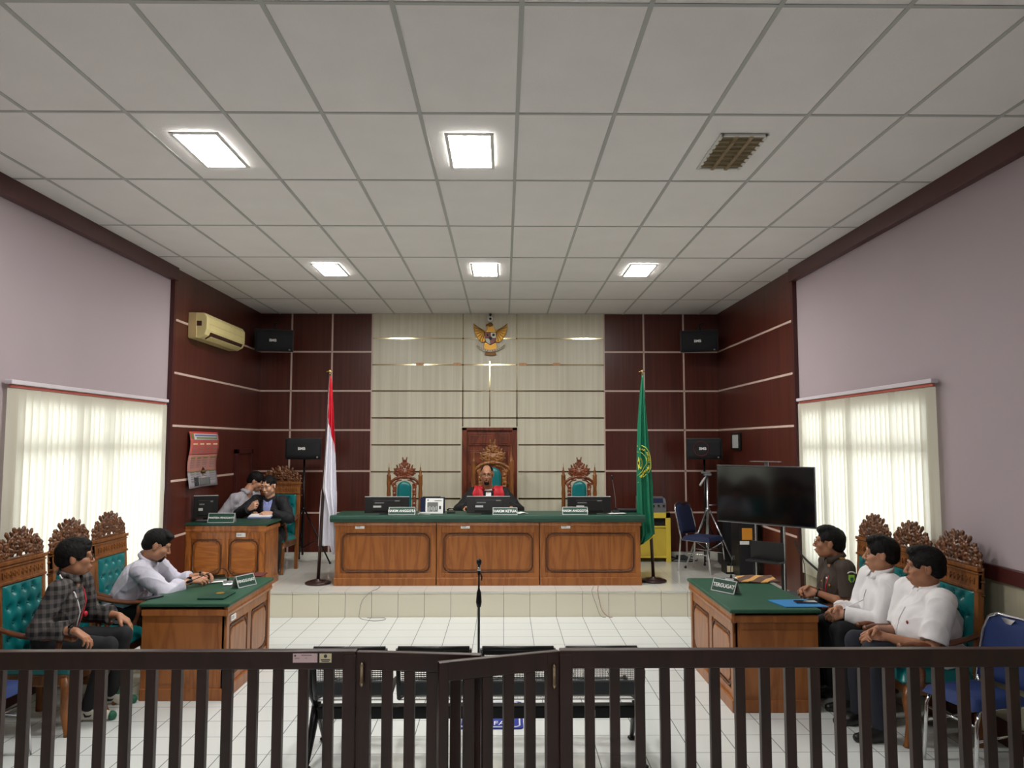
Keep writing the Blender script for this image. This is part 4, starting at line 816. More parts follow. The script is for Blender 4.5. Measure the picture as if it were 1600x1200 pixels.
t = thing('laptop', 'closed black laptop and papers stack at the right end of the judge bench', 'laptop', (at(981, 800, 9.98).x, 9.98, BZ)); b = MB(); b.box((-.13, -.09, 0), (.13, .09, .02)); b.build('base', 'black_plastic', t, bevel=.003); b = MB(); b.box((-.13, -.09, .022), (.13, .09, .034)); b.build('lid', 'charcoal', t, bevel=.003)
t = thing('document_folder', 'white sheet sticking out of a folder beside the right bench monitor', 'papers', (at(962, 804, 9.66).x, 9.70, BZ), .2); MB().box((-.13, -.06, 0), (.13, .07, .004)).build('folder', 'grey_plastic', t); MB().box((-.10, -.07, .0045), (.12, .05, .006)).build('sheet', 'paper', t)
# clerk desk
CZK = PZ+.782
monitor((-3.665, 9.52, CZK), .35, .28, .27, 'dark monitor with small white logo on the clerk desk', stand=.03, tilt=.02)
t = thing('clerk_paper', 'white paper pad held over the clerk desk in front of the black suit', 'paper', (-3.12, 9.93, CZK+.002)); b = MB(TR((0, 0, .02)) @ RX(.16)); b.box((-.15, -.03, 0), (.13, .12, .006)); b.build('sheet', 'paper', t); b = MB(TR((0, 0, .012)) @ RX(.16)); b.box((-.155, -.04, -.006), (.135, .125, .0065)); b.build('clipboard', 'shirt_blue', t)
t = thing('keyboard', 'grey keyboard lying beside the monitor on the clerk desk', 'keyboard', (-3.62, 9.52, CZK)); b = MB(); b.box((-.15, -.06, 0), (.18, .06, .016)); b.build('body', 'charcoal', t, bevel=.003); b = MB()
for i in range(12):
    for j in range(3): b.box((-.14+i*.026, -.05+j*.035, .016), (-.118+i*.026, -.022+j*.035, .021))
b.build('keys', 'grey_plastic', t)
# ================================================================ THINGS ON THE LEFT AND RIGHT DESKS
LZ, RZ_ = .767, .777
goose(tuple(on(356, 914, LZ)), .3, 'silver-based microphone with thin neck bent left, on the left desk', 'silver', [(-.01, .0, .12), (-.06, -.02, .155), (-.14, -.05, .13), (-.23, -.08, .095), (-.29, -.10, .075)], bs=.85)
p = on(236, 934.5, LZ); t = thing('mobile_phone', 'flat dark green phone lying alone on the left desk, nearest edge', 'phone', tuple(p), -.5); MB().box((-.04, -.09, 0), (.04, .09, .009)).build('case', 'black_plastic', t, bevel=.004); MB().box((-.036, -.085, .009), (.036, .085, .0095)).build('glass', 'black_gloss', t)
p = on(338, 932, LZ); t = thing('green_folder', 'thick dark green folder with a small gold emblem on the left desk', 'folder', tuple(p), 0); MB().box((-.11, -.13, 0), (.11, .15, .012)).build('cover', 'green_vinyl', t, bevel=.003); b = MB(); b.ball((-.0, .09, .0125), (.035, .045, .002), 12); b.build('gold_emblem', 'gold', t)
p = on(397, 899, LZ); t = thing('maroon_folder', 'flat maroon folder at the far corner of the left desk', 'folder', tuple(p), 0); MB().box((-.11, -.10, 0), (.10, .10, .012)).build('cover', 'maroon_cloth', t, bevel=.003)
p = on(341, 909, LZ); t = thing('paper_sheet', 'white paper under the hands of the man leaning on the left desk', 'paper', tuple(p), .4); b = MB(); b.surf(lambda u, v: (-.11+.2*u, -.07+.14*v, .003+.006*math.sin(3*u)**2), 8, 4); b.build('sheet', 'paper', t, solid=.001)
p = on(338, 903, LZ+.03); t = thing('mobile_phone', 'black phone held up over the papers by the man in white on the left', 'phone', (p.x, p.y, LZ+.035), .5); MB(RX(.25)).box((-.08, -.04, 0), (.08, .04, .009)).build('case', 'black_plastic', t, bevel=.003); MB(RX(.25)).box((-.075, -.036, .009), (.075, .036, .0096)).build('glass', 'black_gloss', t)
p = on(1142, 911, RZ_); goose(tuple(p), -.7, 'black gooseneck microphone behind the right desk name plate', 'black_plastic', [(.0, .005, .14), (.005, .03, .19)], bs=.95)
p = on(1245, 942.5, RZ_); t = thing('blue_folder', 'bright blue flat folder at the near corner of the right desk', 'folder', tuple(p), .0); b = MB(); b.prism([(-.20, .10), (.115, .13), (.19, -.15), (-.145, -.155)], 0, .006, 'xy'); b.build('cover', 'folder_blue', t)
p = on(1259, 941.5, RZ_+.006); t = thing('mobile_phone', 'dark phone lying on the blue folder on the right desk', 'phone', (p.x, p.y, RZ_+.0065), -.05); MB().box((-.085, -.042, 0), (.085, .042, .010)).build('case', 'navy_cloth', t, bevel=.004); MB().box((-.08, -.038, .010), (.08, .038, .0106)).build('glass', 'black_gloss', t)
c0, c1, c2, c3 = on(1155, 911, RZ_), on(1219, 911.5, RZ_), on(1205, 900.5, RZ_), on(1149, 901, RZ_)
t = thing('batik_cloth', 'brown and ochre batik cloth folded on the far end of the right desk', 'cloth', tuple((c0+c1+c2+c3)/4)); o_ = Vector(t.location)
b = MB(); b.surf(lambda u, v: tuple(c0.lerp(c1, u).lerp(c3.lerp(c2, u), v)-o_+Vector((0, 0, .008+.004*math.sin(u*9+v*4)))), 20, 10); b.build('fold', 'batik_cloth', t, solid=.01)
c0, c1 = on(1149, 904, RZ_), on(1157, 909, RZ_); t = thing('paper_roll', 'thin white rolled paper beside the microphone on the right desk', 'paper', tuple((c0+c1)/2)); o_ = Vector(t.location); b = MB(); b.tube([c0-o_+Vector((0, 0, .008)), c1-o_+Vector((0, -.05, .008))], .007, 8); b.build('sheet', 'paper', t)
p = on(1192, 906, RZ_)
# ================================================================ FLAGS
def pole(base, top, r, label, d):
    t = thing('flagpole', label, 'flagpole', base); v = Vector(top)-Vector(base)
    b = MB(); b.lathe([(d/2, 0), (d/2, .02), (d/2-.02, .03), (d/2-.06, .032), (d/2-.065, .045), (.03, .05), (.03, .06)], (0, 0, 0), 28); b.build('base', 'pole_brown', t)
    b = MB(); b.tube([(0, 0, .04), tuple(v*.5), tuple(v)], [r, r*.95, r*.5], 10); b.build('shaft', 'pole_brown', t)
    b = MB(); b.tube([tuple(v-Vector((0, 0, .03))), tuple(v+Vector((0, 0, .03)))], [.014, .004], 8); b.tube([tuple(v+Vector((-.045, 0, .0))), tuple(v+Vector((-.0, 0, .012))), tuple(v+Vector((.03, 0, .004)))], .006, 6); b.build('tip', 'brass', t)
    return t
b0 = on(497, 912, PZ); tp = at(515.5, 581, b0.y); pole(tuple(b0), tuple(tp), .021, 'brown flagpole with round base carrying the red and white flag', .32)
b1 = on(1021, 908.5, PZ); tp1 = at(1003.5, 581, b1.y); pole(tuple(b1), tuple(tp1), .021, 'brown flagpole with round base carrying the green flag', .33)
def drape(name, rows, Y, origin, m, parent, nf=3, amp=.035, nu=36, nv=60, ph=0.):
    R = [(at(ul, v, Y), at(ur, v, Y)) for v, ul, ur in rows]; Z = [r[0].z for r in R]
    def row(z):
        for i in range(len(R)-1):
            if Z[i] >= z >= Z[i+1]:
                f = (Z[i]-z)/(Z[i]-Z[i+1]); return R[i][0].x*(1-f)+R[i+1][0].x*f, R[i][1].x*(1-f)+R[i+1][1].x*f
        return R[-1][0].x, R[-1][1].x
    def fn(u, v, off=0.):
        z = Z[0]+(Z[-1]-Z[0])*v; a, c = row(z); w = c-a
        y = Y+amp*min(1, w/.12)*math.sin(2*PI*nf*u+1.5*math.sin(v*3)+ph)+off
        return (a+w*u-origin[0], y-origin[1], z-origin[2])
    b = MB(); b.surf(fn, nu, nv); o = b.build(name, m, parent, solid=.003, fix=False); return o, fn, Z, row
fo = tuple(b0)
t = thing('flag', 'red and white national flag hanging from the left flagpole', 'flag', fo)
drape('rear_fold', [(756, 504.5, 524), (770, 501, 526), (800, 498.5, 525.5), (853, 497, 524.5)], b0.y+.03, fo, 'flag_two', t, 2, .02)
fl, _, _, _ = drape('front_fold', [(588, 516, 517.5), (600, 515, 519), (663, 511.5, 522.5), (700, 508.5, 524.5), (763, 503.5, 526.5), (775, 506, 526.5), (800, 512, 526), (845, 513, 525.5), (866, 519, 522.5)], b0.y-.05, fo, 'flag_two', t, 2.5, .03)
fo = tuple(b1); YG_ = b1.y-.07
t = thing('flag', 'green court flag with a yellow-edged round emblem hanging from the right flagpole', 'flag', fo)
_, gfn, gZ, grow = drape('cloth', [(586, 1003.2, 1004.5), (610, 1000, 1007), (650, 997.3, 1010.5), (700, 995.5, 1014.5), (760, 995.2, 1020.5), (800, 995.5, 1021.5), (835, 996.5, 1024), (843, 997.5, 1015), (853, 998.8, 999.5)], YG_, fo, 'flag_green', t, 2.2, .03)
def onflag(u, v, off=-.012):
    """map a point given by where it lies on the hanging cloth"""
    p = at(u, v, YG_); a, c = grow(p.z); s = (p.x-a)/max(c-a, 1e-4); s = min(max(s, 0.0), 1.0); q = gfn(s, (p.z-gZ[0])/(gZ[-1]-gZ[0]), off); return q
ring = lambda pts, r, m, nm: MB().tube([onflag(*p) for p in pts], r, 6).build(nm, m, t)
ring([(996, 697), (1003, 696.5), (1009, 700), (1014, 706), (1017, 713), (1018, 722), (1017, 731), (1013, 738), (1005, 745.5), (997, 754.5)], .006, 'flag_lime', 'outer_ring')
ring([(996, 706), (1001, 707), (1006, 710.5), (1009.5, 717), (1010, 723), (1006.5, 731), (1001, 738), (996.5, 743)], .004, 'flag_lime', 'inner_ring')
word = 'ILAN NEGERI SENGKANG'; path = [(997.5, 701.5), (1003, 701.5), (1008, 705), (1012, 711.5), (1014, 722), (1012, 731), (1006, 738.5), (999.5, 745)]
L_ = [0]
for a, c in zip(path, path[1:]): L_.append(L_[-1]+math.hypot(c[0]-a[0], c[1]-a[1]))
for k, chx in enumerate(word):
    if chx == ' ': continue
    s = (k+.5)/len(word)*L_[-1]; i = max(j for j in range(len(L_)-1) if L_[j] <= s); f = (s-L_[i])/(L_[i+1]-L_[i]); x = path[i][0]+(path[i+1][0]-path[i][0])*f; y = path[i][1]+(path[i+1][1]-path[i][1])*f
    ang = math.atan2(-(path[i+1][1]-path[i][1]), path[i+1][0]-path[i][0]); q = onflag(x, y, -.014)
    text(chx, .034, 'flag_yellow', t, TR(q) @ RY(-ang) @ FRONT, .001, 'emblem_letter', 1.5, .0008)
b = MB(); cc = (997.5, 724)
pts = []
for k in range(13): a = -PI/2+PI*k/12; r = (10.5 if k % 2 == 0 else 6.2); pts.append(onflag(cc[0]+r*math.cos(a)*.62, cc[1]+r*math.sin(a), -.014))
pts.append(onflag(996.5, 724, -.014)); b.add(pts, [tuple(range(len(pts)))]); b.build('sun_emblem', 'flag_yellow', t, solid=.003, fix=False)
q = onflag(997.6, 723.5, -.018); MB().ball(q, (.012, .004, .022), 10).build('emblem_centre', 'navy_cloth', t)
fr_ = [(1024, 836), (1015, 843), (1006, 849), (999, 853.5)]
b = MB(); b.tube([onflag(*p) for p in fr_], .010, 6); b.build('gold_fringe', 'flag_yellow', t)
b = MB(); q = onflag(999, 853); b.tube([q, (q[0]+.01, q[1], q[2]-.06), (q[0]-.01, q[1], q[2]-.12)], .008, 6); b.build('tassel', 'flag_yellow', t)
# ================================================================ EMBLEM, CAMERA, WALL TABS
GX, GZ = -.21, 3.675
t = thing('national_emblem', 'golden eagle emblem with a quartered shield, high on the middle of the back wall', 'emblem', (GX, 11.985, GZ))
def gp(x, y): return ((x-805)/1160., (540-y)/1160.)      # carved relief laid out on its own board
def plate(pts, m, nm, d0=0., d1=.03, bev=.004, mir=False):
    P = [gp(*p) for p in pts]
    if mir: P = [(-a, c) for a, c in P][::-1]
    b = MB(); b.prism(P, -d1, -d0, 'xz'); return b.build(nm, m, t, bevel=bev)
wing = [(495, 235), (560, 330), (650, 350), (720, 380), (715, 520), (710, 590), (640, 600), (580, 540), (530, 450), (497, 340)]
for mir in (False, True):
    w = plate(wing, 'gold', 'wing', 0, .035, .008, mir)
    b = MB()
    for k in range(7):
        a0 = gp(655+8*k, 365+6*k); e = [gp(*p) for p in ((503, 260), (500, 320), (510, 385), (532, 450), (562, 510), (605, 560), (650, 592))][k]; sg = -1 if mir else 1
        b.tube([(sg*a0[0], -.036, a0[1]), (sg*(a0[0]+e[0])/2, -.042, (a0[1]+e[1])/2-.005), (sg*e[0], -.035, e[1])], [.005, .007, .003], 6)
    b.build('feather', 'gold_dark', w)
plate([(740, 300), (760, 290), (850, 290), (885, 350), (900, 420), (705, 420), (745, 350)], 'gold', 'breast', 0, .05)
b = MB(); c = gp(800, 275); b.ball((c[0], -.04, c[1]), (.045, .03, .035), 12); b.tube([(c[0]-.03, -.045, c[1]), (c[0]-.06, -.045, c[1]-.006), (c[0]-.068, -.045, c[1]-.028)], [.02, .013, .004], 8); b.build('head', 'gold_dark', t)
plate([(690, 600), (905, 600), (930, 700), (880, 760), (800, 770), (730, 760), (680, 700)], 'gold', 'leg_feathers', 0, .04)
plate([(720, 760), (895, 760), (915, 830), (805, 842), (700, 830)], 'gold_dark', 'tail', 0, .03)
sh = plate([(698, 412), (912, 412), (914, 530), (890, 600), (805, 648), (720, 600), (700, 530)], 'black_enamel', 'shield', .0, .06)
def sub(pts, m, nm): P = [gp(*p) for p in pts]; b = MB(); b.prism(P, -.066, -.058, 'xz'); b.build(nm, m, sh)
sub([(708, 422), (800, 422), (800, 520), (708, 520)], 'red_enamel', 'shield_quarter'); sub([(810, 422), (903, 422), (903, 520), (810, 520)], 'white_enamel', 'shield_quarter')
sub([(710, 530), (800, 530), (800, 638), (728, 594)], 'white_enamel', 'shield_quarter'); sub([(810, 530), (905, 530), (884, 594), (810, 638)], 'red_enamel', 'shield_quarter')
b = MB(); c = gp(806, 524); b.ball((c[0], -.066, c[1]), (.026, .008, .026), 10); c = gp(862, 465); b.ball((c[0], -.066, c[1]), (.022, .007, .022), 10); c = gp(752, 470); b.ball((c[0], -.066, c[1]), (.014, .006, .018), 8); b.build('shield_charge', 'black_enamel', sh)
rb = [(545, 650), (600, 690), (680, 735), (800, 757), (920, 735), (1010, 690), (1075, 635)]
b = MB(); P = [gp(*p) for p in rb]
def rbf(u, v):
    s = u*(len(P)-1); i = min(int(s), len(P)-2); f = s-i; return (P[i][0]*(1-f)+P[i+1][0]*f, -.05-.004*math.sin(u*20), P[i][1]*(1-f)+P[i+1][1]*f+.016-.036*v)
b.surf(rbf, 40, 2); r_ = b.build('ribbon', 'white_enamel', t, solid=.008, fix=False)
b = MB()
for k in range(15): u = (k+1)/16.; q = rbf(u, .5); b.cb((q[0], q[1]-.006, q[2]), (.014, .003, .017))
b.build('ribbon_letters', 'gold_dark', r_)
p = at(766, 497, 11.8); t = thing('security_camera', 'small white dome camera just under the ceiling above the eagle emblem', 'camera', (p.x, 11.9, p.z)); b = MB(); b.ball((0, 0, 0), .045, 14); b.build('housing', 'white_plastic', t); MB().ball((0, -.032, 0), (.022, .02, .022), 12).build('lens', 'black_gloss', t); b = MB(); b.tube([(0, 0, .03), (0, .04, .085)], .012, 8); b.box((-.02, .0, .075), (.02, .1, .09)); b.build('bracket', 'black_metal', t)
for u, lb in ((656, 'first from the left'), (714.5, 'second from the left, just left of the eagle'), (817, 'third from the left, just right of the eagle'), (869.5, 'last on the right')):
    p = at(u, 568.5, 12); t = thing('wall_tab', 'small peach wall tab, '+lb, 'tab', (p.x, 11.992, 3.285), 0, 'peach tabs on the wall strip'); b = MB(); b.prism([(-.05, -.022), (.05, -.022), (.072, 0), (.05, .022), (-.05, .022), (-.072, 0)], -.010, 0); b.build('plate', 'peach', t, bevel=.003); b = MB(); b.ball((0, -.011, 0), .006, 8); b.build('screw', 'brass', t)
# ================================================================ AIR CONDITIONER, POSTER, THERMOSTAT
t = thing('air_conditioner', 'yellowed wall air conditioner high on the left panelled wall', 'air conditioner', (WL+.034, 9.90, 3.475))
prof = [(0, -.16), (.13, -.16), (.20, -.115), (.225, -.05), (.225, .10), (.19, .15), (0, .155)]
b = MB(); b.prism(prof, -.68, .68, 'xz'); b.build('casing', 'aged_plastic', t, bevel=.01)
b = MB(); b.prism([(.15, -.155), (.205, -.112), (.222, -.075), (.19, -.10)], -.55, .60, 'xz'); b.build('outlet', 'brown_square', t); 
b = MB(TR((.012, 0, -.004))); b.prism([(.15, -.158), (.205, -.125), (.208, -.120), (.153, -.150)], -.54, .59, 'xz'); b.build('flap', 'aged_plastic', t)
MB().box((.10, -.684, -.01), (.16, -.679, .05)).build('side_square', 'brown_square', t)
MB().box((0, -.69, -.15), (.10, -.681, .15)).build('side_plate', 'aged_side', t, bevel=.003)
MB().box((.2252, -.6, .02), (.228, .62, .026)).build('panel_seam', 'aged_side', t)
t = thing('wall_calendar', 'large red and grey wall calendar poster with curled edges on the left panelled wall', 'poster', (WL+.04, 9.75, 1.84))
def ps(u, v, off=0): return (.015+.02*math.sin(PI*u*2+1)*v+.015*math.sin(v*7)+off, -.46+.92*u-.02*v+.012*math.sin(v*9), .345-.69*v)
def poster_part(nm, m, u0, u1, v0, v1, off, par): b = MB(); b.surf(lambda a, c: ps(u0+(u1-u0)*a, v0+(v1-v0)*c, off), 12, 12); return b.build(nm, m, par, fix=False, solid=.001)
mat('poster_red', (178, 84, 74), .6); mat('poster_mid', (176, 120, 110), .6); mat('poster_grey', (158, 150, 156), .6); mat('poster_blue', (96, 100, 150), .6); mat('poster_green', (110, 122, 60), .6); mat('poster_top', (196, 66, 62), .6)
sh_ = poster_part('sheet', 'poster_grey', 0, 1, 0, 1, 0, t); poster_part('red_field', 'poster_red', 0, 1, .12, .42, .002, sh_); poster_part('pink_field', 'poster_mid', 0, 1, .42, .72, .002, sh_); poster_part('top_band', 'poster_top', 0, 1, 0, .12, .002, sh_)
poster_part('title_panel', 'light_grey', .12, .97, .035, .145, .004, sh_); poster_part('title_line', 'poster_blue', .15, .94, .055, .08, .006, sh_); poster_part('title_line', 'poster_green', .2, .92, .10, .125, .006, sh_); poster_part('crest', 'poster_green', .03, .10, .03, .12, .004, sh_)
for r in range(3):
    for c in range(4):
        u0 = .08+c*.235; v0 = .21+r*.25; poster_part('month_heading', 'poster_green' if r else 'cream_paper', u0, u0+.15, v0, v0+.022, .004, sh_)
        for k in range(4): poster_part('date_row', 'grey_plastic', u0, u0+.15, v0+.05+k*.04, v0+.062+k*.04, .004, sh_)
poster_part('building_picture', 'grey_plastic', .42, .78, .84, .97, .004, sh_); poster_part('building_picture', 'charcoal', .18, .38, .82, .97, .004, sh_)
t = thing('wall_panel', 'black framed rectangular wall panel with pale grey face on the right panelled wall', 'panel', (WR-.034, 11.05, 2.066))
MB().box((-.035, -.20, -.125), (0, .20, .125)).build('frame', 'black_plastic', t, bevel=.008); MB().box((-.038, -.15, -.095), (-.034, .12, .095)).build('face', 'light_grey', t)
# ================================================================ SPEAKERS
def speaker(loc, rz, w, h, d, label, tilt=0., ring=False, wall=False):
    t = thing('loudspeaker', label, 'loudspeaker', loc, rz); M = RX(tilt)
    b = MB(M); b.prism([(-w/2, -d/2), (w/2, -d/2), (w/2-.05, d/2), (-w/2+.05, d/2)], -h/2, h/2, 'xy'); b.build('cabinet', 'black_plastic', t, bevel=.008)
    b = MB(M); b.surf(lambda u, v: (-w/2+.015+(w-.03)*u, -d/2-.004-.02*math.sin(PI*u), -h/2+.012+(h-.024)*v), 16, 4); b.build('grille', 'black_cloth', t, solid=.004)
    if ring:
        b = MB(M); b.tube([(-.04+.105*math.cos(a), -d/2-.026, .105*math.sin(a)) for a in [k*PI/12 for k in range(24)]], .006, 6, closed=True); b.build('woofer_ring', 'maroon_cloth', t)
    text('BMB', .055, 'white_plastic', t, M @ TR((-.02, -d/2-.031, .0)) @ FRONT, .002, 'logo', 1.0, .0015)
    b = MB(M); b.lathe([(.014, 0), (.014, .012), (.006, .014)], (0, 0, 0), 10, TR((w/2-.06, -d/2-.012, -h/2+.03)) @ RX(PI/2)); b.build('corner_knob', 'grey_plastic', t)
    if wall:
        b = MB(); b.box((-.03, d/2-.02, h/2-.02), (.03, d/2+.04, h/2+.05)); b.tube([(0, 0, h/2-.02), (0, .02, h/2+.09), (.05, .05, h/2+.11)], .012, 6); b.tube([(0, d/2, 0), (0, d/2+.05, .02), (-.12 if rz > 0 else .12, d/2+.40, .03)], .018, 8); b.build('bracket', 'black_metal', t)
    return t
speaker((at(428.5, 532, 11.5).x, 11.5, at(430, 532, 11.5).z), .30, .56, .33, .28, 'black loudspeaker high in the left back corner near the air conditioner', .12, wall=True)
speaker((at(1093, 533, 11.5).x, 11.5, at(1093, 533, 11.5).z), -.30, .56, .33, .28, 'black loudspeaker high in the right back corner', .12, wall=True)
zl = at(476, 701, 11.3).z; xl = at(476, 701, 11.3).x; speaker((xl, 11.3, zl), .12, .52, .31, .28, 'black loudspeaker on the tripod stand left of the red and white flag')
zr = at(1100, 701, 11.3).z; xr = at(1100, 701, 11.3).x; speaker((xr, 11.3, zr), -.25, .52, .31, .30, 'black loudspeaker with a dark red ring on the right, above the silver tripod', ring=True)
def stand(x, y, z0, z1, spread, zc, label, m, r=.016, handle=False, legn=3, a0=.5, brace=.45, nm='speaker_stand', cat='stand'):
    t = thing(nm, label, cat, (x, y, z0)); b = MB(); b.tube([(0, 0, .12), (0, 0, z1-z0)], r, 10); b.build('pole', m, t)
    b = MB(); b.lathe([(r+.004, zc-.03), (r+.018, zc-.02), (r+.018, zc+.02), (r+.004, zc+.03)], (0, 0, 0), 12); b.build('collar', m, t)
    for k in range(legn):
        a = a0+k*2*PI/legn; c, s = math.cos(a), math.sin(a); b = MB(); b.tube([(c*.02, s*.02, zc), (c*spread, s*spread, .01)], r*.75, 8); l = b.build('leg', m, t)
        MB().ball((c*spread, s*spread, .014), .02, 8).build('foot', 'black_plastic', l)
        b = MB(); q = brace; b.tube([(0, 0, zc*.28), (c*spread*(1-q), s*spread*(1-q), zc*q)], r*.5, 6); b.build('brace', m, t)
    return t
stand(xl, 11.3, PZ, zl-.158, .42, .78, 'black tripod stand holding the loudspeaker left of the flag', 'black_metal', a0=-.15)
stand(xr, 11.3, PZ, zr-.158, .30, .6, 'black stand under the right-hand loudspeaker', 'black_metal', a0=.2)
tp = at(1105, 742, 10.95); t = stand(tp.x, 10.95, PZ, tp.z, .40, .80, 'silver camera tripod with tilted pan handle behind the navy chair', 'silver', r=.018, a0=-2.75, nm='camera_tripod', cat='tripod')
b = MB(); h_ = tp.z-PZ; b.box((-.05, -.05, h_-.01), (.05, .06, h_+.02)); b.box((-.08, -.03, h_+.02), (.04, .03, h_+.045)); b.build('pan_head', 'grey_plastic', t, bevel=.005)
b = MB(); b.tube([(0, 0, h_), (-.07, -.03, h_-.08), (-.12, -.05, h_-.15)], [.01, .016, .018], 8); b.build('pan_handle', 'light_grey', t)
b = MB(); b.tube([(0, 0, .86), (.12, 0, .86)], .010, 8); b.build('crank', 'silver', t)
# ================================================================ YELLOW CABINET, AMPLIFIER
t = thing('yellow_cabinet', 'yellow wooden cabinet with dark open slot behind the green flag', 'cabinet', (2.18, 11.55, PZ)); w, d, h = .56, .42, .72
b = MB(); b.box((-w/2, -d/2, .06), (-w/2+.03, d/2, h)).box((w/2-.03, -d/2, 0), (w/2, d/2, h)).box((-w/2, -d/2, h-.03), (w/2, d/2, h)).box((-w/2, -d/2, .06), (w/2, d/2, .09)).box((-w/2, d/2-.02, .06), (w/2, d/2, h)).box((-w/2, -d/2, 0), (-w/2+.05, -d/2+.05, .06)).box((-w/2, -d/2, h-.22), (w/2, d/2, h-.2)).box((w/2-.07, -d/2-.004, 0), (w/2, -d/2+.04, h)).box((-w/2, -d/2-.004, h-.08), (w/2, -d/2+.03, h)); b.build('frame', 'yellow_paint', t, bevel=.003)
b = MB(); b.box((-w/2+.02, -d/2-.002, .09), (w/2-.07, -d/2+.015, h-.23)); b.build('door', 'yellow_panel', t); MB().box((-w/2+.03, -d/2+.05, h-.19), (w/2-.03, d/2-.03, h-.05)).build('slot_interior', 'black_cloth', t)
t = thing('amplifier', 'grey amplifier with a blue panel and three knobs on top of the yellow cabinet', 'amplifier', (2.20, 11.50, PZ+.72)); b = MB(); b.prism([(-.16, 0), (-.16, .14), (-.10, .20), (.14, .22), (.14, 0)], -.20, .20, 'yz'); b.build('case', 'grey_plastic', t, bevel=.004)
b = MB(); b.prism([(-.162, .142), (-.104, .203), (-.104, .206), (-.164, .144)], -.19, .16, 'yz'); b.build('blue_panel', 'navy_cloth', t)
for k in range(5): b = MB(); b.lathe([(.018, 0), (.016, .02), (.004, .022)], (0, 0, 0), 10, TR((-.14+k*.075, -.16, .10)) @ RX(PI/2)); b.build('knob', 'black_plastic', t)
t = thing('power_strip', 'dark device with tangled leads lying on the floor right of the yellow cabinet', 'device', (2.66, 11.55, PZ)); b = MB(); b.box((-.06, -.1, 0), (.08, .1, .06)); b.build('body', 'charcoal', t, bevel=.01); b = MB(); b.tube([(0, -.1, .03), (.05, -.2, .01), (.2, -.15, .012), (.25, .05, .012)], .007, 6); b.build('lead', 'cable_black', t)
# ================================================================ TELEVISION AND ITS STAND
p0 = at(1119.5, 727, 8.60); p1 = at(1122, 813.5, 8.60); q0 = at(1272, 730, 7.80); q1 = at(1275, 826, 7.80)
cx = (p0.x+q0.x)/2; cy = (8.60+7.80)/2; zt = (p0.z+q0.z)/2; zb = (p1.z+q1.z)/2; wd = math.hypot(q0.x-p0.x, .80); an = math.atan2(7.80-8.60, q0.x-p0.x)
t = thing('television', 'large black flat television on a stand near the right window', 'television', (cx, cy, zb), an); hh = zt-zb
MB().box((-wd/2, 0, 0), (wd/2, .03, hh)).build('bezel', 'black_plastic', t, bevel=.003); MB().box((-wd/2+.010, -.001, .014), (wd/2-.010, .003, hh-.010)).build('screen', 'black_gloss', t)
b = MB(); b.box((-wd/2, -.003, -.006), (wd/2, .031, .001)).box((-wd/2, -.003, hh-.001), (wd/2, .031, hh+.003)); b.build('silver_edge', 'grey_plastic', t); MB().box((-wd*.3, .03, .08), (wd*.3, .06, hh*.7)).build('rear_housing', 'black_plastic', t, bevel=.01)
t = thing('television_stand', 'black two-pole floor stand with a shelf, carrying the television', 'stand', (cx, cy, 0), an)
for x in (-.16, .16):
    b = MB(); b.box((x-.022, .072, .06), (x+.022, .105, zt+.0)); b.build('pole', 'black_metal', t, bevel=.003); MB().box((x+.012, .068, .5), (x+.022, .073, zb+.05)).build('pole_trim', 'silver', t)
b = MB(); b.box((-.20, -.06, .78), (.18, .12, .80)); b.box((-.20, .06, .80), (.18, .072, .99)); b.build('shelf', 'black_plastic', t, bevel=.003)
for x in (-.22, .22): MB().box((x-.03, -.28, .02), (x+.03, .38, .06)).build('foot_bar', 'black_metal', t, bevel=.006)
MB().box((-.25, .07, .02), (.25, .11, .07)).build('cross_bar', 'black_metal', t, bevel=.004)
MB().box((-.16, .02, zt+.045), (.16, .10, zt+.052)).build('camera_shelf', 'grey_plastic', t); MB().box((-.02, .07, zt-.0), (.02, .09, zt+.05)).build('shelf_post', 'grey_plastic', t)
MB().box((-.12, .055, zb+.1), (.12, .074, zt-.1)).build('mount_plate', 'black_metal', t)
# tall black equipment behind it
def tower(name, label, cat, u0, u1, v0, vb, Y, depth, extra=True):
    a = at(u0, v0, Y); c = at(u1, v0, Y); t = thing(name, label, cat, ((a.x+c.x)/2, Y+depth/2, PZ)); w = c.x-a.x; h = a.z-PZ
    MB().box((-w/2, -depth/2, .02), (w/2, depth/2, h)).build('case', 'black_plastic', t, bevel=.006)
    MB().box((-w/2+.012, -depth/2-.006, .05), (w/2-.012, -depth/2+.004, h-.03)).build('front_cover', 'black_cloth', t, bevel=.003)
    for sx in (-1, 1): MB().box((sx*(w/2-.04)-.02, -depth/2, 0), (sx*(w/2-.04)+.02, depth/2, .02)).build('foot', 'black_plastic', t)
    return t, w, h
tw, w, h = tower('equipment_rack', 'tall black equipment rack with an orange sheet stuck on it, behind the television', 'rack', 1153.5, 1184, 790, 896, 10.0, .34)
b = MB(); b.box((-.09, -.182, h-.44), (.07, -.178, h-.29)); b.build('orange_sheet', 'orange_paper', tw); b = MB(); b.box((-.12, -.182, h-.50), (-.0, -.178, h-.455)); b.build('white_sticker', 'paper', tw)
tw, w, h = tower('standing_speaker', 'narrow tall black loudspeaker behind the navy chair', 'loudspeaker', 1129, 1147, 800, 884, 10.9, .3)
MB().box((-.05, -.160, h-.12), (.05, -.156, h-.10)).build('label_strip', 'cream_paper', tw)
p = on(1150, 895, PZ); t = thing('carton', 'small dark carton with a cream label beside the black rack', 'box', (3.02, 10.42, PZ)); MB().box((-.05, -.12, 0), (.05, .12, .14)).build('box', 'black_plastic', t, bevel=.004); MB().box((-.04, -.122, .03), (.04, -.1205, .11)).build('label', 'cream_paper', t)
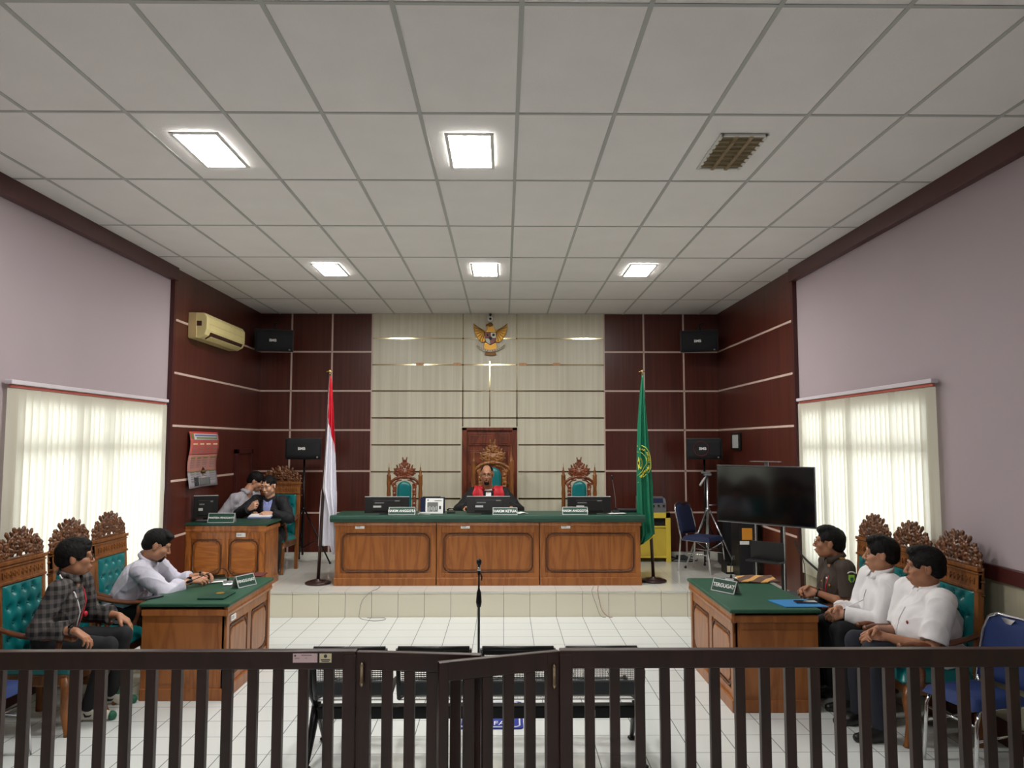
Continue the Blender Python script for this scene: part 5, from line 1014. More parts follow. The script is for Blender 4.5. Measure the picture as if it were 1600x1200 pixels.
t = thing('equipment_case', 'wide low black case on the floor by the right wall behind the uniformed man', 'case', (3.12, 7.62, 0)); MB().box((-.24, -.30, 0), (.22, .30, .50)).build('body', 'black_plastic', t, bevel=.008); MB().box((-.245, -.305, .50), (.225, .305, .535)).build('lid', 'charcoal', t, bevel=.006); b = MB(); b.tube([(-.05, -.302, .36), (-.05, -.33, .36), (.06, -.33, .36), (.06, -.302, .36)], .008, 6); b.build('handle', 'silver', t)
cable('window_cable', 'thin dark cable hanging down in front of the right blind by the television', [(WR-.17, 8.45, 1.25), (WR-.16, 8.42, 1.05), (WR-.16, 8.44, .85), (WR-.15, 8.38, .7), (WR-.15, 8.36, .4), (WR-.15, 8.3, .02)], .004, 'cable_black')
cable('window_cable', 'thick black cable sagging from the panelled wall below the television', [(WR-.1, 8.78, .93), (WR-.12, 8.6, .84), (WR-.15, 8.3, .78), (WR-.17, 7.9, .72)], .012, 'cable_black')
# ================================================================ PEOPLE
def V3(*a): return np.array(a, dtype=float)
def nrm(v): return v/max(np.linalg.norm(v), 1e-9)
def ik(a, c, l1, l2, pole):
    d = c-a; D = np.linalg.norm(d); D2 = min(D, (l1+l2)*.995); dn = d/max(D, 1e-6); c = a+dn*D2
    x = (l1*l1-l2*l2+D2*D2)/(2*D2); h = math.sqrt(max(l1*l1-x*x, 1e-5)); p = pole-dn*(pole@dn); return a+dn*x+nrm(p)*h, c
def hand(F, w, d, n, th, s, curl, k=.005, spread=.12):
    """wrist w, finger direction d, palm normal n, thumb side th"""
    d = nrm(d); n = nrm(n-d*(n@d)); t = np.cross(d, n); t = t*(1 if t@th > 0 else -1)
    offs = (.031, .0105, -.0105, -.030); ln = (.088, .092, .086, .074); fl = (.072, .080, .073, .058)
    for i, o in enumerate(offs):
        kn = w+(d*ln[i]+t*o)*s; F.cone(w+(t*o*.6)*s+d*.01*s, kn, .0155*s, .0125*s, .014)
        a = curl*(.55+.12*i); p = kn; dd = nrm(d+t*o*spread*8); q = [.45, .30, .25]; r0 = .0098*s*(1 if i < 3 else .88)
        cur = 0
        for j in range(3):
            cur += a*(1., 1.25, .8)[j]; v = dd*math.cos(cur)+n*math.sin(cur); p2 = p+v*fl[i]*s*q[j]; F.cone(p, p2, r0*(1-.08*j), r0*(1-.08*(j+1)), k); p = p2
    b = w+(d*.022+t*.026+n*.006)*s; m = b+(d*.036+t*.030+n*.014)*s; e = m+(d*.030+t*.004+n*.016)*s; e2 = e+(d*.024-t*.004+n*.01)*s
    F.cone(b, m, .0155*s, .0125*s, .012); F.cone(m, e, .0122*s, .0105*s, .006); F.cone(e, e2, .0105*s, .0085*s, .004)
def headR(yaw, pitch, roll):
    f = V3(math.cos(yaw)*math.cos(pitch), math.sin(yaw)*math.cos(pitch), math.sin(pitch)); s = V3(math.sin(yaw), -math.cos(yaw), 0)   # s = person's right
    u = np.cross(s, f); s2 = s*math.cos(roll)+u*math.sin(roll); u2 = np.cross(s2, f); return s2, f, u2
def person(label, root, H, yaw, pitch, pelvis, face, lean_c, shoulders, handL, handR, kneeL, kneeR, footL, footR, skin='skin_mid', g=1.0, fat=0., hs=1.05, roll=0., curl=(.5, .5),
           poleL=(0, 0, -1), poleR=(0, 0, -1), hdL=None, hdR=None, top=None, trousers='trouser_black', shoe='shoe_black', hair={}, glasses=None, beard=None, h=.0055, legs=True, mouth=-.062):
    """all points in world coordinates; face = heading of the hips; shoulders = (left, right); built relative to root"""
    t = thing('person', label, 'person', root); O = V3(*root); A = lambda p: V3(*p)-O
    H = A(H); P = A(pelvis); SL, SR = A(shoulders[0]), A(shoulders[1]); HL, HR = A(handL), A(handR)
    s, f, u = headR(yaw, pitch, roll); R = [s, f, u]
    hp = lambda x, y, z: H+(s*x+f*y+u*z)*hs
    fw = V3(math.cos(face), math.sin(face), 0); rt = V3(math.sin(face), -math.cos(face), 0)
    sm = (SL+SR)/2; nb = sm+V3(0, 0, .03); up = nrm(sm-P); sr = nrm(SR-SL); fwd = nrm(np.cross(up, sr)); 
    if fwd@fw < -.2: fwd = -fwd
    srx = nrm(np.cross(fwd, up)); TR3 = [srx, fwd, up]
    # fingertips to shoulder: arm bones
    u1, u2 = .285*g, .255*g
    EL, WL_ = ik(SL, HL, u1, u2, V3(*poleL)); ER, WR_ = ik(SR, HR, u1, u2, V3(*poleR))
    hipL, hipR = P-rt*.095*g, P+rt*.095*g; KL, KR, AL, AR = A(kneeL), A(kneeR), A(footL)+V3(0, 0, .085), A(footR)+V3(0, 0, .085)
    pts = np.array([H+V3(0, 0, .17), H-V3(0, 0, .1), H+fw*.16, H-fw*.16, H+rt*.14, H-rt*.14, P, SL, SR, HL+nrm(HL-EL)*.2, HR+nrm(HR-ER)*.2, EL, ER, KL, KR, AL, AR, WL_, WR_])
    lo = pts.min(0)-.16; hi = pts.max(0)+.12
    ll = np.array([H, P, SL, SR, HL+nrm(HL-EL)*.18, HR+nrm(HR-ER)*.18, EL, ER]); blo = ll.min(0)-.2; bhi = ll.max(0)+.18; blo[2] = P[2]-.14; bhi[2] = H[2]+.17*hs
    # ---------- skin
    F = Field(blo if not legs else np.minimum(blo, V3(*[min(blo[i], KL[i]-.1, KR[i]-.1) if i < 2 else blo[2] for i in range(3)])), bhi, h)
    E = lambda x, y, z, a, b, c, k=.012, mode='add': F.ell(hp(x, y, z), (a*hs, b*hs, c*hs), R, k, mode)
    Cc = lambda p, q, ra, rb, k=.008: F.cone(hp(*p), hp(*q), ra*hs, rb*hs, k)
    E(0, -.018, .035, .076, .096, .085); E(0, .02, -.035, .060, .068, .078, .02); E(0, .052, -.088, .030, .028, .024, .02)
    for x in (-1, 1):
        E(x*.046, .004, -.06, .020, .03, .03, .02); E(x*.038, .056, -.022, .024, .026, .022, .02); E(x*.078, -.012, -.005, .009, .019, .031, .004); E(x*.082, -.012, .0, .004, .010, .018, .002, 'sub'); E(x*.083, -.018, .004, .006, .012, .026, .003)
    Cc((-.038, .076, .030), (.038, .076, .030), .014, .014, .012)
    for x in (-1, 1): E(x*.031, .095, .008, .019, .018, .013, .012, 'sub'); E(x*.031, .073, .017, .016, .0145, .010, .004); E(x*.031, .071, -.003, .015, .013, .008, .004)
    Cc((0, .082, .018), (0, .106, -.024), .008, .012, .008)
    for x in (-1, 1): E(x*.012, .096, -.029, .009, .011, .009, .006)
    E(0, .080, mouth, .027, .018, .020, .012); Cc((-.017, .091, mouth+.004), (.017, .091, mouth+.004), .006, .006, .004); Cc((-.015, .089, mouth-.009), (.015, .089, mouth-.009), .007, .007, .004); E(0, .106, mouth-.002, .03, .010, .0015, .002, 'sub')
    F.cone(hp(0, -.03, -.045), nb-up*.02, .052*hs, .062*g, .02)
    F.ell(P+up*.03, (.13*g, .09*g, .11), TR3, .03); F.ell(P+up*.20, (.12*g, .09*g, .13), TR3, .04); F.ell(sm-up*.10, (.135*g, .09*g, .14), TR3, .04)
    F.cone(SL, SR, .046*g, .046*g, .03); F.cone(nb, SL, .035, .035, .03); F.cone(nb, SR, .035, .035, .03)
    for S_, E_, W_, hd, th_s, cu in ((SL, EL, WL_, hdL, 1, curl[0]), (SR, ER, WR_, hdR, -1, curl[1])):
        F.cone(S_, E_, .045*g, .036*g, .02); F.cone(E_, E_+(W_-E_)*.35, .037*g, .038*g, .015); F.cone(E_+(W_-E_)*.35, W_, .038*g, .024*g, .015)
        hd = hd or {}; d = V3(*hd['d']) if 'd' in hd else (W_-E_); n = V3(*hd.get('n', (0, 0, -1))); th = V3(*hd['t']) if 't' in hd else fw
        hand(F, W_, d, n, th, 1.0*g, cu)
    if legs:
        F.cone(hipL, hipL+(KL-hipL)*.8, .055, .045, .02); F.cone(hipR, hipR+(KR-hipR)*.8, .055, .045, .02)
    body = F.mesh('body', skin, t)
    # ---------- eyes, brows
    for x in (-1, 1):
        b = MB(); c = hp(x*.031, .0725, .007); b.ball(tuple(c), .0122*hs, 10); ey = b.build('eye', 'eye_white', t)
        b = MB(); c = hp(x*.031, .0800, .006); b.ball(tuple(c), .0060*hs, 8); b.build('iris', 'iris', ey)
        b = MB(); b.tube([tuple(hp(x*.014, .0915, .035)), tuple(hp(x*.030, .0905, .037)), tuple(hp(x*.048, .078, .030))], [.0032*hs, .0042*hs, .002*hs], 6); b.build('eyebrow', 'hair', t)
    b = MB(); b.tube([tuple(hp(-.022, .0935, mouth-.002)), tuple(hp(-.008, .0985, mouth+.001)), tuple(hp(.008, .0985, mouth+.001)), tuple(hp(.022, .0935, mouth-.002))], [.002, .0055*hs, .0055*hs, .002], 8); b.build('lips', 'lip', t)
    # ---------- hair
    Hf = Field(H-.17*hs, H+.17*hs, min(h, .005)); EH = lambda x, y, z, a, b, c, k=.012, mode='add', R2=R: Hf.ell(hp(x, y, z), (a*hs, b*hs, c*hs), R2, k, mode)
    v = hair.get('vol', .010); EH(0, -.024, .038, .076+v, .094+v, .083+v*1.1); 
    if hair.get('back', 1): EH(0, -.06, -.01, .066+v*.5, .055+v, .06)
    q = hair.get('quiff')
    if q: EH(q[0], .055, .098, .05, .035, .024+q[1], .02); EH(-q[0], .01, .118, .055, .05, .018+q[1], .02)
    if hair.get('fringe'): EH(.0, .055, .072, .062, .034, .026, .012)
    hl = hair.get('line', .066)   # height of the hairline on the forehead
    EH(0, .122, hl-.155, .094, .100, .150, .004, 'sub')
    for x in (-1, 1): EH(x*.085, .025, hl-.115, .032, .050, .075, .006, 'sub'); EH(x*.088, -.022, -.03, .03, .032, .045, .008, 'sub')
    EH(0, -.03, -.125, .2, .2, .062, .006, 'sub')
    if hair.get('bald'): EH(0, .085, .125, .066, .085, .062, .012, 'sub')
    Hf.ripple(.0020, 150, hair.get('seed', 1), zs=.35)
    Hf.mesh('hair', 'hair', t)
    if beard:
        B = Field(H-.17*hs, H+.12*hs, .004); EB = lambda x, y, z, a, b, c, k=.006, mode='add': B.ell(hp(x, y, z), (a*hs, b*hs, c*hs), R, k, mode)
        if 'goatee' in beard: EB(0, .064, -.094, .031, .025, .024); EB(0, .08, -.078, .019, .016, .010)
        if 'moustache' in beard: B.cone(hp(-.024, .087, mouth+.004), hp(0, .098, mouth+.013), .004*hs, .0055*hs, .003); B.cone(hp(.024, .087, mouth+.004), hp(0, .098, mouth+.013), .004*hs, .0055*hs, .003)
        for x in (-1, 1):
            if 'goatee' in beard: B.cone(hp(x*.025, .086, mouth+.002), hp(x*.024, .078, -.09), .005*hs, .006*hs, .006)
        B.mesh('beard', 'hair', t)
    if glasses:
        b = MB()
        for x in (-1, 1):
            ring = [tuple(hp(x*.032+.0215*math.cos(a), .103, .004+.017*math.sin(a))) for a in [k*PI/9 for k in range(18)]]; b.tube(ring, .0016*hs, 5, closed=True)
            b.tube([tuple(hp(x*.053, .102, .010)), tuple(hp(x*.079, .04, .012)), tuple(hp(x*.082, -.01, .012))], .0017*hs, 5)
        b.tube([tuple(hp(-.011, .104, .008)), tuple(hp(.011, .104, .008))], .0016*hs, 5); go = b.build('glasses', glasses, t)
        for x in (-1, 1):
            b = MB(); b.add([tuple(hp(x*.032+.021*math.cos(a), .103, .004+.0165*math.sin(a))) for a in [k*PI/9 for k in range(18)]], [tuple(range(18))]); b.build('lens', 'pane_glass', go, fix=False)
    # ---------- shirt / jacket
    o = top; col = o['mat']; sl = o.get('sleeve', 'long'); ft = .010+o.get('loose', 0)
    G = Field(blo-.03, bhi+.03, h); fa = fat
    G.ell(P+up*.0, ((.155+fa*.7)*g+ft, (.118+fa)*g+ft, .12), TR3, .03, clips=[(P-up*.05, -up)]); G.ell(P+up*.17+fwd*fa*.5, ((.145+fa*.8)*g+ft, (.112+fa)*g+ft, .17), TR3, .05)
    G.ell(sm-up*.145, ((.152+fa*.5)*g+ft, (.110+fa*.5)*g+ft, .155), TR3, .05); G.cone(SL, SR, .052*g+fa*.15+ft*.4, .052*g+fa*.15+ft*.4, .04)
    G.cone(nb+up*.005, SL, .046, .042, .03); G.cone(nb+up*.005, SR, .046, .042, .03)
    for S_, E_, W_ in ((SL, EL, WL_), (SR, ER, WR_)):
        r0 = .055*g+ft*.8+fa*.2; r1 = .047*g+ft*.9+fa*.1
        if sl == 'short':
            c = S_+(E_-S_)*.82; G.cone(S_, S_+(E_-S_)*.95, r0, r1*1.06, .025, clip=(c, nrm(E_-S_)))
        else:
            q = o.get('cuff', .93); G.cone(S_, E_, r0, r1, .03); c = E_+(W_-E_)*q; G.cone(E_, E_+(W_-E_)*min(q+.08, 1.1), r1, .040*g+ft*.7, .02, clip=(c, nrm(W_-E_)))
            if o.get('rolled'): G.cone(c-nrm(W_-E_)*.035, c, .047*g+ft, .049*g+ft, .006, clip=(c, nrm(W_-E_)))
            elif o.get('cuffband', 1): G.cone(c-nrm(W_-E_)*.05, c, .038*g+ft*.9, .038*g+ft*.9, .006, clip=(c, nrm(W_-E_)))
    G.ripple(o.get('wr', .0030)*.7, 34, o.get('seed', 1), n=4); G.folds(o.get('wr', .003)*1.3, 42, o.get('seed', 1))
    # open the neck
    nd = nrm(hp(0, -.03, -.045)-nb); G.cone(nb-nd*.01, nb+nd*.14, .052*g, .062*g, .008, mode='sub')
    if o.get('vneck'): G.cone(nb+fwd*.03+up*.03, nb+fwd*.12-up*o['vneck'], .05, .010, .01, mode='sub')
    shirt = G.mesh(o.get('name', 'shirt'), col, t)
    # collar
    if o.get('collar', 1):
        b = MB(); cr = .060*hs+.012
        def col_(a, lvl, ex=0): return nb+nd*(.036+lvl)+(srx*math.cos(a)*(cr+ex)+fwd*math.sin(a)*(cr*.95+ex))
        n = 22; a0 = PI/2+.30; rows = [(0.0, .004), (.040, -.001), (.044, .004), (.006, .016)] if not o.get('band') else [(0, .002), (.034, -.002), (.034, .002), (0, .006)]
        vs = []; 
        for i in range(n+1):
            a = a0+(2*PI-.60)*i/n
            drop = 0 if not (i < 3 or i > n-3) else (.022 if not o.get('band') else 0)
            for j, (lv, ex) in enumerate(rows): vs.append(tuple(col_(a, lv-(drop if j == 3 else 0)-.012*max(0, math.sin(a)), ex+(.006 if j == 3 and drop else 0))))
        fs = [(i*4+j, i*4+j+1, (i+1)*4+j+1, (i+1)*4+j) for i in range(n) for j in range(3)]
        b.add(vs, fs, True); b.build('collar', o.get('collar_mat', col), shirt, solid=.003, fix=False)
    # placket on the chest, hugging the front
    def chest(x, zz, lift=.0):
        """point on the clothed chest: x to the wearer's right, zz above pelvis along the spine"""
        for q in range(30):
            a = P+up*(zz-.01*q)+srx*x+fwd*.34
            for _ in range(95):
                a = a-fwd*.0035; i = np.round((a-G.lo)/G.h).astype(int)
                if (i >= 0).all() and (i < G.n).all() and G.g[tuple(i)] < lift: return a
        return a
    def shoulder(x, fy, lift=.0):
        a = nb+srx*x+fwd*fy+up*.16
        for _ in range(100):
            a = a-up*.004; i = np.round((a-G.lo)/G.h).astype(int)
            if (i >= 0).all() and (i < G.n).all() and G.g[tuple(i)] < lift: break
        return a
    info = dict(P=P, up=up, srx=srx, fwd=fwd, EL=EL, ER=ER, WL=WL_, WR=WR_, SL=SL, SR=SR, nb=nb, hp=hp, chest=chest, shoulder=shoulder, O=O, shirt=shirt, body=body, L=np.linalg.norm(sm-P))
    if o.get('placket', 1):
        b = MB(); pts = [tuple(chest(0, z, .003)) for z in np.linspace(.05, info['L']-.05, 9)]
        b.tube(pts, .0035, 5); b.build('placket', col, shirt)
    # ---------- trousers and shoes
    if legs:
        G2 = Field(np.minimum.reduce([P-.22, KL-.12, KR-.12, AL-.12, AR-.12]), np.maximum.reduce([P+.22, KL+.12, KR+.12, AL+.12, AR+.12]), max(h, .0075))
        G2.ell(P, ((.158+fa*.6)*g, (.118+fa*.8)*g, .11), TR3, .03)
        for hp_, K, A_ in ((hipL, KL, AL), (hipR, KR, AR)):
            G2.cone(hp_, K, .090*g+fa*.3, .066*g, .035); sd = nrm(A_-K); G2.cone(K, A_, .064*g, .052*g, .02, clip=(A_-sd*.005, sd))
        G2.ripple(.004, 26, 7, n=4); G2.mesh('trousers', trousers, t)
        for K, A_ in ((KL, AL), (KR, AR)):
            fd = nrm(V3(fw[0], fw[1], 0)); B = Field(A_-V3(.26, .26, .12), A_+V3(.26, .26, .10), .006); z0 = A_[2]-.085
            hee = A_-fd*.055; hee[2] = z0+.035; toe = A_+fd*.17; toe[2] = z0+.03; mid = A_+fd*.08; mid[2] = z0+.04
            B.cone(hee, mid, .036, .042, .02); B.cone(mid, toe, .042, .03, .02); B.cone(A_-fd*.01, mid, .038, .04, .02); B.cone(hee+V3(0, 0, .04), A_, .03, .036, .01)
            B.ell((A_[0]+fd[0]*.06, A_[1]+fd[1]*.06, z0-.30), (.6, .6, .30), None, .004, 'sub')
            so = B.mesh('shoe', 'shoe_black' if shoe == 'shoe_black' else 'shoe_white', t)
            if shoe != 'shoe_black':
                B = Field(A_-V3(.26, .26, .12), A_+V3(.26, .26, .10), .006); B.cone(toe, toe+fd*.002, .034, .034, .01); B.cone(hee+V3(0, 0, .02), hee+V3(0, 0, .045), .039, .036, .01); B.cone(mid+V3(0, 0, .02), A_+V3(0, 0, .03)+fd*.03, .034, .03, .01)
                B.mesh('shoe_overlay', 'shoe_green', so)
                sd = np.cross(fd, V3(0, 0, 1)); b = MB()
                for sg in (1, -1): c = A_+fd*.03+sd*sg*.040; c[2] = z0+.045; b.tube([tuple(c-fd*.045+V3(0, 0, .016)), tuple(c-fd*.03-V3(0, 0, .006)), tuple(c+fd*.0-V3(0, 0, .004)), tuple(c+fd*.04+V3(0, 0, .022))], [.003, .009, .007, .002], 6)
                b.build('side_stripe', 'black_plastic', so)
    return t, info
def watch(t, W, E, m='black_plastic', r=.032):
    ax = nrm(W-E); c = W-ax*.012; s = np.cross(ax, V3(0, 0, 1)); s = nrm(s); u = np.cross(s, ax); b = MB()
    b.tube([tuple(c+(s*math.cos(a)+u*math.sin(a))*r) for a in [k*PI/8 for k in range(16)]], .006, 6, closed=True); o = b.build('wristwatch', m, t)
    M = Matrix.Identity(4); q = c+nrm(u+s*.4)*r; b = MB(); b.ball(tuple(q), (.017, .017, .012), 12); b.build('watch_face', 'black_gloss', o)
# --- the judge
J, I = person('judge in black robe with red front and white bib behind the bench', (-.22, 10.75, PZ), (-.232, 10.60, 1.605), -PI/2-.02, -.10, (-.21, 10.86, .88), -PI/2, 0,
    ((-.01, 10.72, 1.345), (-.41, 10.72, 1.345)), (.10, 10.36, 1.17), (-.50, 10.36, 1.17), (-.08, 10.42, .80), (-.36, 10.42, .80), (-.08, 10.44, .30), (-.36, 10.44, .30), 'skin_tan', g=1.12, fat=.04, hs=1.12,
    poleL=(1, 0, -1), poleR=(-1, 0, -1), top=dict(mat='robe_black', name='robe', loose=.016, collar=0, placket=0, wr=.005), hair=dict(vol=.003, line=.10, bald=1), glasses='black_plastic', beard=('goatee', 'moustache'), h=.007)
for sx in (-1, 1):
    def red(u, v, sx=sx):
        x = sx*(.072+.125*u) if v < .3 else sx*(.04+.032*max(0, 1-(v-.3)*5)+.155*u-.01*v)
        if v < .3: return tuple(I['shoulder'](x, -.05+.14*v/.3, .004)+I['up']*.010+I['fwd']*.004)
        z0 = (I['shoulder'](x, .09, .004)-I['P'])@I['up']; return tuple(I['chest'](x, z0-.02-.30*(v-.3)/.7, .004)+I['fwd']*.012)
    b = MB(); b.surf(red, 8, 20); b.build('red_robe_front', 'robe_red', I['shirt'], solid=.008, fix=False)
    b = MB(); b.tube([tuple(I['nb']+V3(sx*.16, .03, .03)), tuple(I['nb']+V3(sx*.10, -.02, .055)), tuple(I['nb']+V3(sx*.065, -.075, .02))], [.03, .03, .022], 8); b.build('red_robe_collar', 'robe_red', I['shirt'])
def bibf(u, v):
    lo_ = I['chest']((u-.5)*(.075+.03*v), I['L']-.03-.24*v, .004)+I['fwd']*(.022+.004*math.sin(u*18)); hi_ = I['nb']+I['fwd']*.085+I['srx']*(u-.5)*.07+I['up']*.012
    w_ = max(0, 1-v*5); return tuple(lo_*(1-w_)+hi_*w_)
b = MB(); b.surf(bibf, 12, 14); b.build('bib', 'shirt_white', I['shirt'], solid=.004, fix=False)
b = MB(); b.tube([tuple(I['nb']+V3(.066*math.cos(a), -.062*math.sin(a)-.01, .02)) for a in np.linspace(-.3, PI+.3, 12)], .016, 8); b.build('white_collar', 'shirt_white', I['shirt'])
c = I['chest'](-.10, I['L']-.10, .0)+I['fwd']*.018; MB().ball(tuple(c), (.008, .004, .012), 8).build('pin', 'gold', I['shirt'])
# --- clerk in the black suit
K, I = person('clerk in black suit and pale blue shirt, looking down at a paper', (-3.14, 10.45, PZ), (-3.14, 10.30, 1.475), -PI/2-.30, -.30, (-3.12, 10.48, .84), -PI/2-.1, 0,
    ((-2.965, 10.36, 1.265), (-3.315, 10.38, 1.275)), (-3.02, 10.02, 1.135), (-3.30, 10.05, 1.19), (-2.98, 10.15, .78), (-3.20, 10.12, .78), (-3.0, 10.22, .30), (-3.22, 10.22, .30), 'skin_light', g=1.05, fat=.015, hs=1.08, roll=.05,
    poleL=(1, .2, -.8), poleR=(-1, .2, -.6), curl=(.9, 1.3), hdL=dict(d=(-.8, -.4, -.1), n=(-.3, .5, -.6), t=(0, -.2, 1)), hdR=dict(d=(.7, -.3, .5), n=(.4, .8, -.2), t=(0, 0, 1)),
    top=dict(mat='suit_black', name='jacket', loose=.012, collar=0, placket=0, wr=.004), hair=dict(vol=.006, line=.082), h=.007)
b = MB(); b.surf(lambda u, v: tuple(I['chest']((u-.5)*(.115*(1-.8*v)+.01), I['L']+.01-.27*v, .004)+I['fwd']*.005), 8, 12); b.build('shirt_front', 'shirt_blue', I['shirt'], solid=.004, fix=False)
for sx in (-1, 1):
    b = MB(); b.surf(lambda u, v: tuple(I['chest'](sx*(.058*(1-.8*v)+.005+.045*u*(1-.6*abs(v-.4))), I['L']+.01-.28*v, .004)+I['fwd']*.008), 4, 12); b.build('lapel', 'suit_black', I['shirt'], solid=.005, fix=False)
    b = MB(); b.surf(lambda u, v: tuple(I['chest'](sx*(.012+.05*u), I['L']+.04-.03*v-.03*(1-u), .0)+I['fwd']*.012), 4, 4); b.build('shirt_collar', 'shirt_blue', I['shirt'], solid=.004, fix=False)
# --- colleague leaning in
K2, I = person('person in pale grey shirt leaning over behind the clerk, dark hair, face half hidden', (-3.58, 10.55, PZ), (-3.40, 10.60, 1.515), .05, -.45, (-3.62, 10.42, .84), -PI/2+.3, 0,
    ((-3.44, 10.66, 1.34), (-3.60, 10.34, 1.30)), (-3.34, 10.40, 1.10), (-3.52, 10.20, 1.00), (-3.46, 10.14, .78), (-3.62, 10.10, .78), (-3.44, 10.18, .30), (-3.62, 10.16, .30), 'skin_mid', g=1.02, hs=1.06,
    poleL=(-.3, .5, -1), poleR=(-.6, -.3, -1), top=dict(mat='shirt_grey', wr=.005, loose=.008), hair=dict(vol=.008, line=.07), h=.007)
# --- man in the checked shirt
A1, I = person('young man in grey and black checked shirt with glasses and lanyard', (-3.25, 5.84, 0), (-3.185, 5.80, 1.195), .42, -.03, (-3.33, 5.80, .575), .06, 0,
    ((-3.235, 5.985, 1.00), (-3.205, 5.62, .99)), (-2.96, 6.02, .725), (-3.02, 5.535, .725), (-2.90, 5.98, .585), (-2.87, 5.70, .575), (-3.10, 6.22, .0), (-3.08, 5.86, .0), 'skin_tan', g=1.0, hs=1.10,
    poleL=(-.4, .5, -1), poleR=(-.7, -.5, -1), curl=(.45, .5), hdL=dict(d=(.7, .1, -.5), n=(-.4, 0, -.8), t=(.2, -1, 0)), hdR=dict(d=(.75, .1, -.55), n=(-.4, 0, -.8), t=(.2, 1, 0)),
    top=dict(mat='plaid', cuff=.72, rolled=1, loose=.008, wr=.004), trousers='trouser_black', shoe='sneaker', hair=dict(vol=.014, line=.052, fringe=1, quiff=(.0, .0)), glasses='black_plastic')
watch(A1, I['WR']-nrm(I['WR']-I['ER'])*.02, I['ER'])
b = MB(); L_ = I['L']; ln = []
for sx in (-1, 1):
    pts = [tuple(I['nb']-I['fwd']*.05+I['srx']*sx*.06+V3(0, 0, .03)), tuple(I['nb']+I['srx']*sx*.075+V3(0, 0, .012))]+[tuple(I['chest'](sx*.07*(1-q)+.005, L_-.03-.26*q, .003)) for q in (0, .25, .5, .75, 1)]
    b = MB(); b.tube(pts, .006, 6); ln = b.build('lanyard', 'badge_white' if sx > 0 else 'lanyard_red', A1)
c = I['chest'](.01, L_-.31, 0)+I['fwd']*.008; b = MB(); b.cb(tuple(c), (.012, .03, .05)); b.build('badge', 'lanyard_red', A1, bevel=.003)
c = I['chest'](-.07, L_-.20, 0)+I['fwd']*.01; b = MB(); b.ball(tuple(c), (.014, .022, .022), 10); b.build('red_rosette', 'lanyard_red', A1)
c = I['nb']+I['srx']*.085-I['fwd']*.02+V3(0, 0, .045); b = MB(); b.cb((0, 0, 0), (.035, .05, .004), TR(tuple(c)) @ RY(.9)); b.build('printed_tag', 'paper', A1)
c = I['nb']+I['srx']*.085+I['fwd']*.035+V3(0, 0, .0); MB().ball(tuple(c), .010, 10).build('round_badge', 'badge_white', A1)
c = I['WR']; 
# --- man in the lilac-white shirt at the left desk
A2, I = person('man in pale lilac-white shirt with rolled cuffs, leaning over papers on the left desk', (-3.3, 6.93, 0), (-3.055, 6.86, 1.145), .38, -.42, (-3.40, 6.96, .585), .12, 0,
    ((-3.19, 7.08, .985), (-3.145, 6.73, .95)), (-2.78, 7.20, .83), (-2.80, 6.97, .822), (-3.02, 7.12, .60), (-3.02, 6.86, .60), (-3.06, 7.15, 0), (-3.06, 6.88, 0), 'skin_mid', g=1.06, fat=.02, hs=1.10,
    poleL=(-.2, .6, -1), poleR=(.1, -.8, -.6), curl=(.8, .8), hdL=dict(d=(.9, -.35, -.02), n=(-.1, -.6, -.7), t=(0, -.3, 1)), hdR=dict(d=(.95, .25, 0), n=(-.1, .5, -.8), t=(0, .3, 1)),
    top=dict(mat='shirt_lilac', cuff=.55, rolled=1, loose=.010, wr=.0045), hair=dict(vol=.007, line=.072, quiff=(.02, .0)), beard=('goatee',))
watch(A2, I['WR'], I['ER']); watch(A2, I['WL'], I['EL'])
# --- uniformed man
B1, I = person('man in dark brown uniform with yellow rank tabs and glasses', (2.95, 6.72, 0), (2.84, 6.72, 1.175), PI-.42, .04, (3.0, 6.76, .585), PI-.05, 0,
    ((2.905, 6.54, .985), (2.90, 6.90, .99)), (2.665, 6.60, .775), (2.665, 6.70, .785), (2.62, 6.62, .60), (2.60, 6.84, .60), (2.74, 6.60, 0), (2.72, 6.86, 0), 'skin_tan', g=1.04, fat=.015, hs=1.12,
    poleL=(.5, -.5, -1), poleR=(.5, .5, -1), curl=(.8, .8), hdL=dict(d=(-.9, .25, -.1), n=(-.1, .8, -.5), t=(0, 0, 1)), hdR=dict(d=(-.9, -.25, -.1), n=(-.1, -.8, -.5), t=(0, 0, 1)),
    top=dict(mat='uniform_brown', name='uniform_shirt', sleeve='short', loose=.006), hair=dict(vol=.008, line=.074, quiff=(.0, .006)), glasses='gold_dark', trousers='trouser_black')
watch(B1, I['WL'], I['EL'])
S = I['SL']; fw_, sx_ = I['fwd'], I['srx']
c = S-sx_*.092+V3(0, 0, -.06); b = MB(); b.prism([(-.024, .03), (.024, .03), (.026, -.01), (0, -.05), (-.026, -.01)], -.004, .004, 'xz', M=TR(tuple(c))); b.build('arm_patch', 'patch_green', I['shirt'], bevel=.002)
b = MB(); b.prism([(-.014, .01), (.014, .01), (.014, -.012), (0, -.03), (-.014, -.012)], -.0055, -.003, 'xz', M=TR(tuple(c))); b.build('patch_emblem', 'shoe_green', I['shirt'])
b = MB(); b.tube([tuple(c+V3(.034*math.cos(a), 0, .034+.022*math.sin(a))) for a in np.linspace(.3, PI-.3, 7)], .005, 6); b.build('patch_banner', 'badge_white', I['shirt'])
for sg, S_ in ((1, I['SL']), (-1, I['SR'])):
    c = I['nb']+(S_-I['nb'])*.62+V3(0, 0, .062); b = MB(); b.cb((0, 0, 0), (.035, .055, .012), TR(tuple(c))); b.build('rank_tab', 'gold', I['shirt'], bevel=.003)
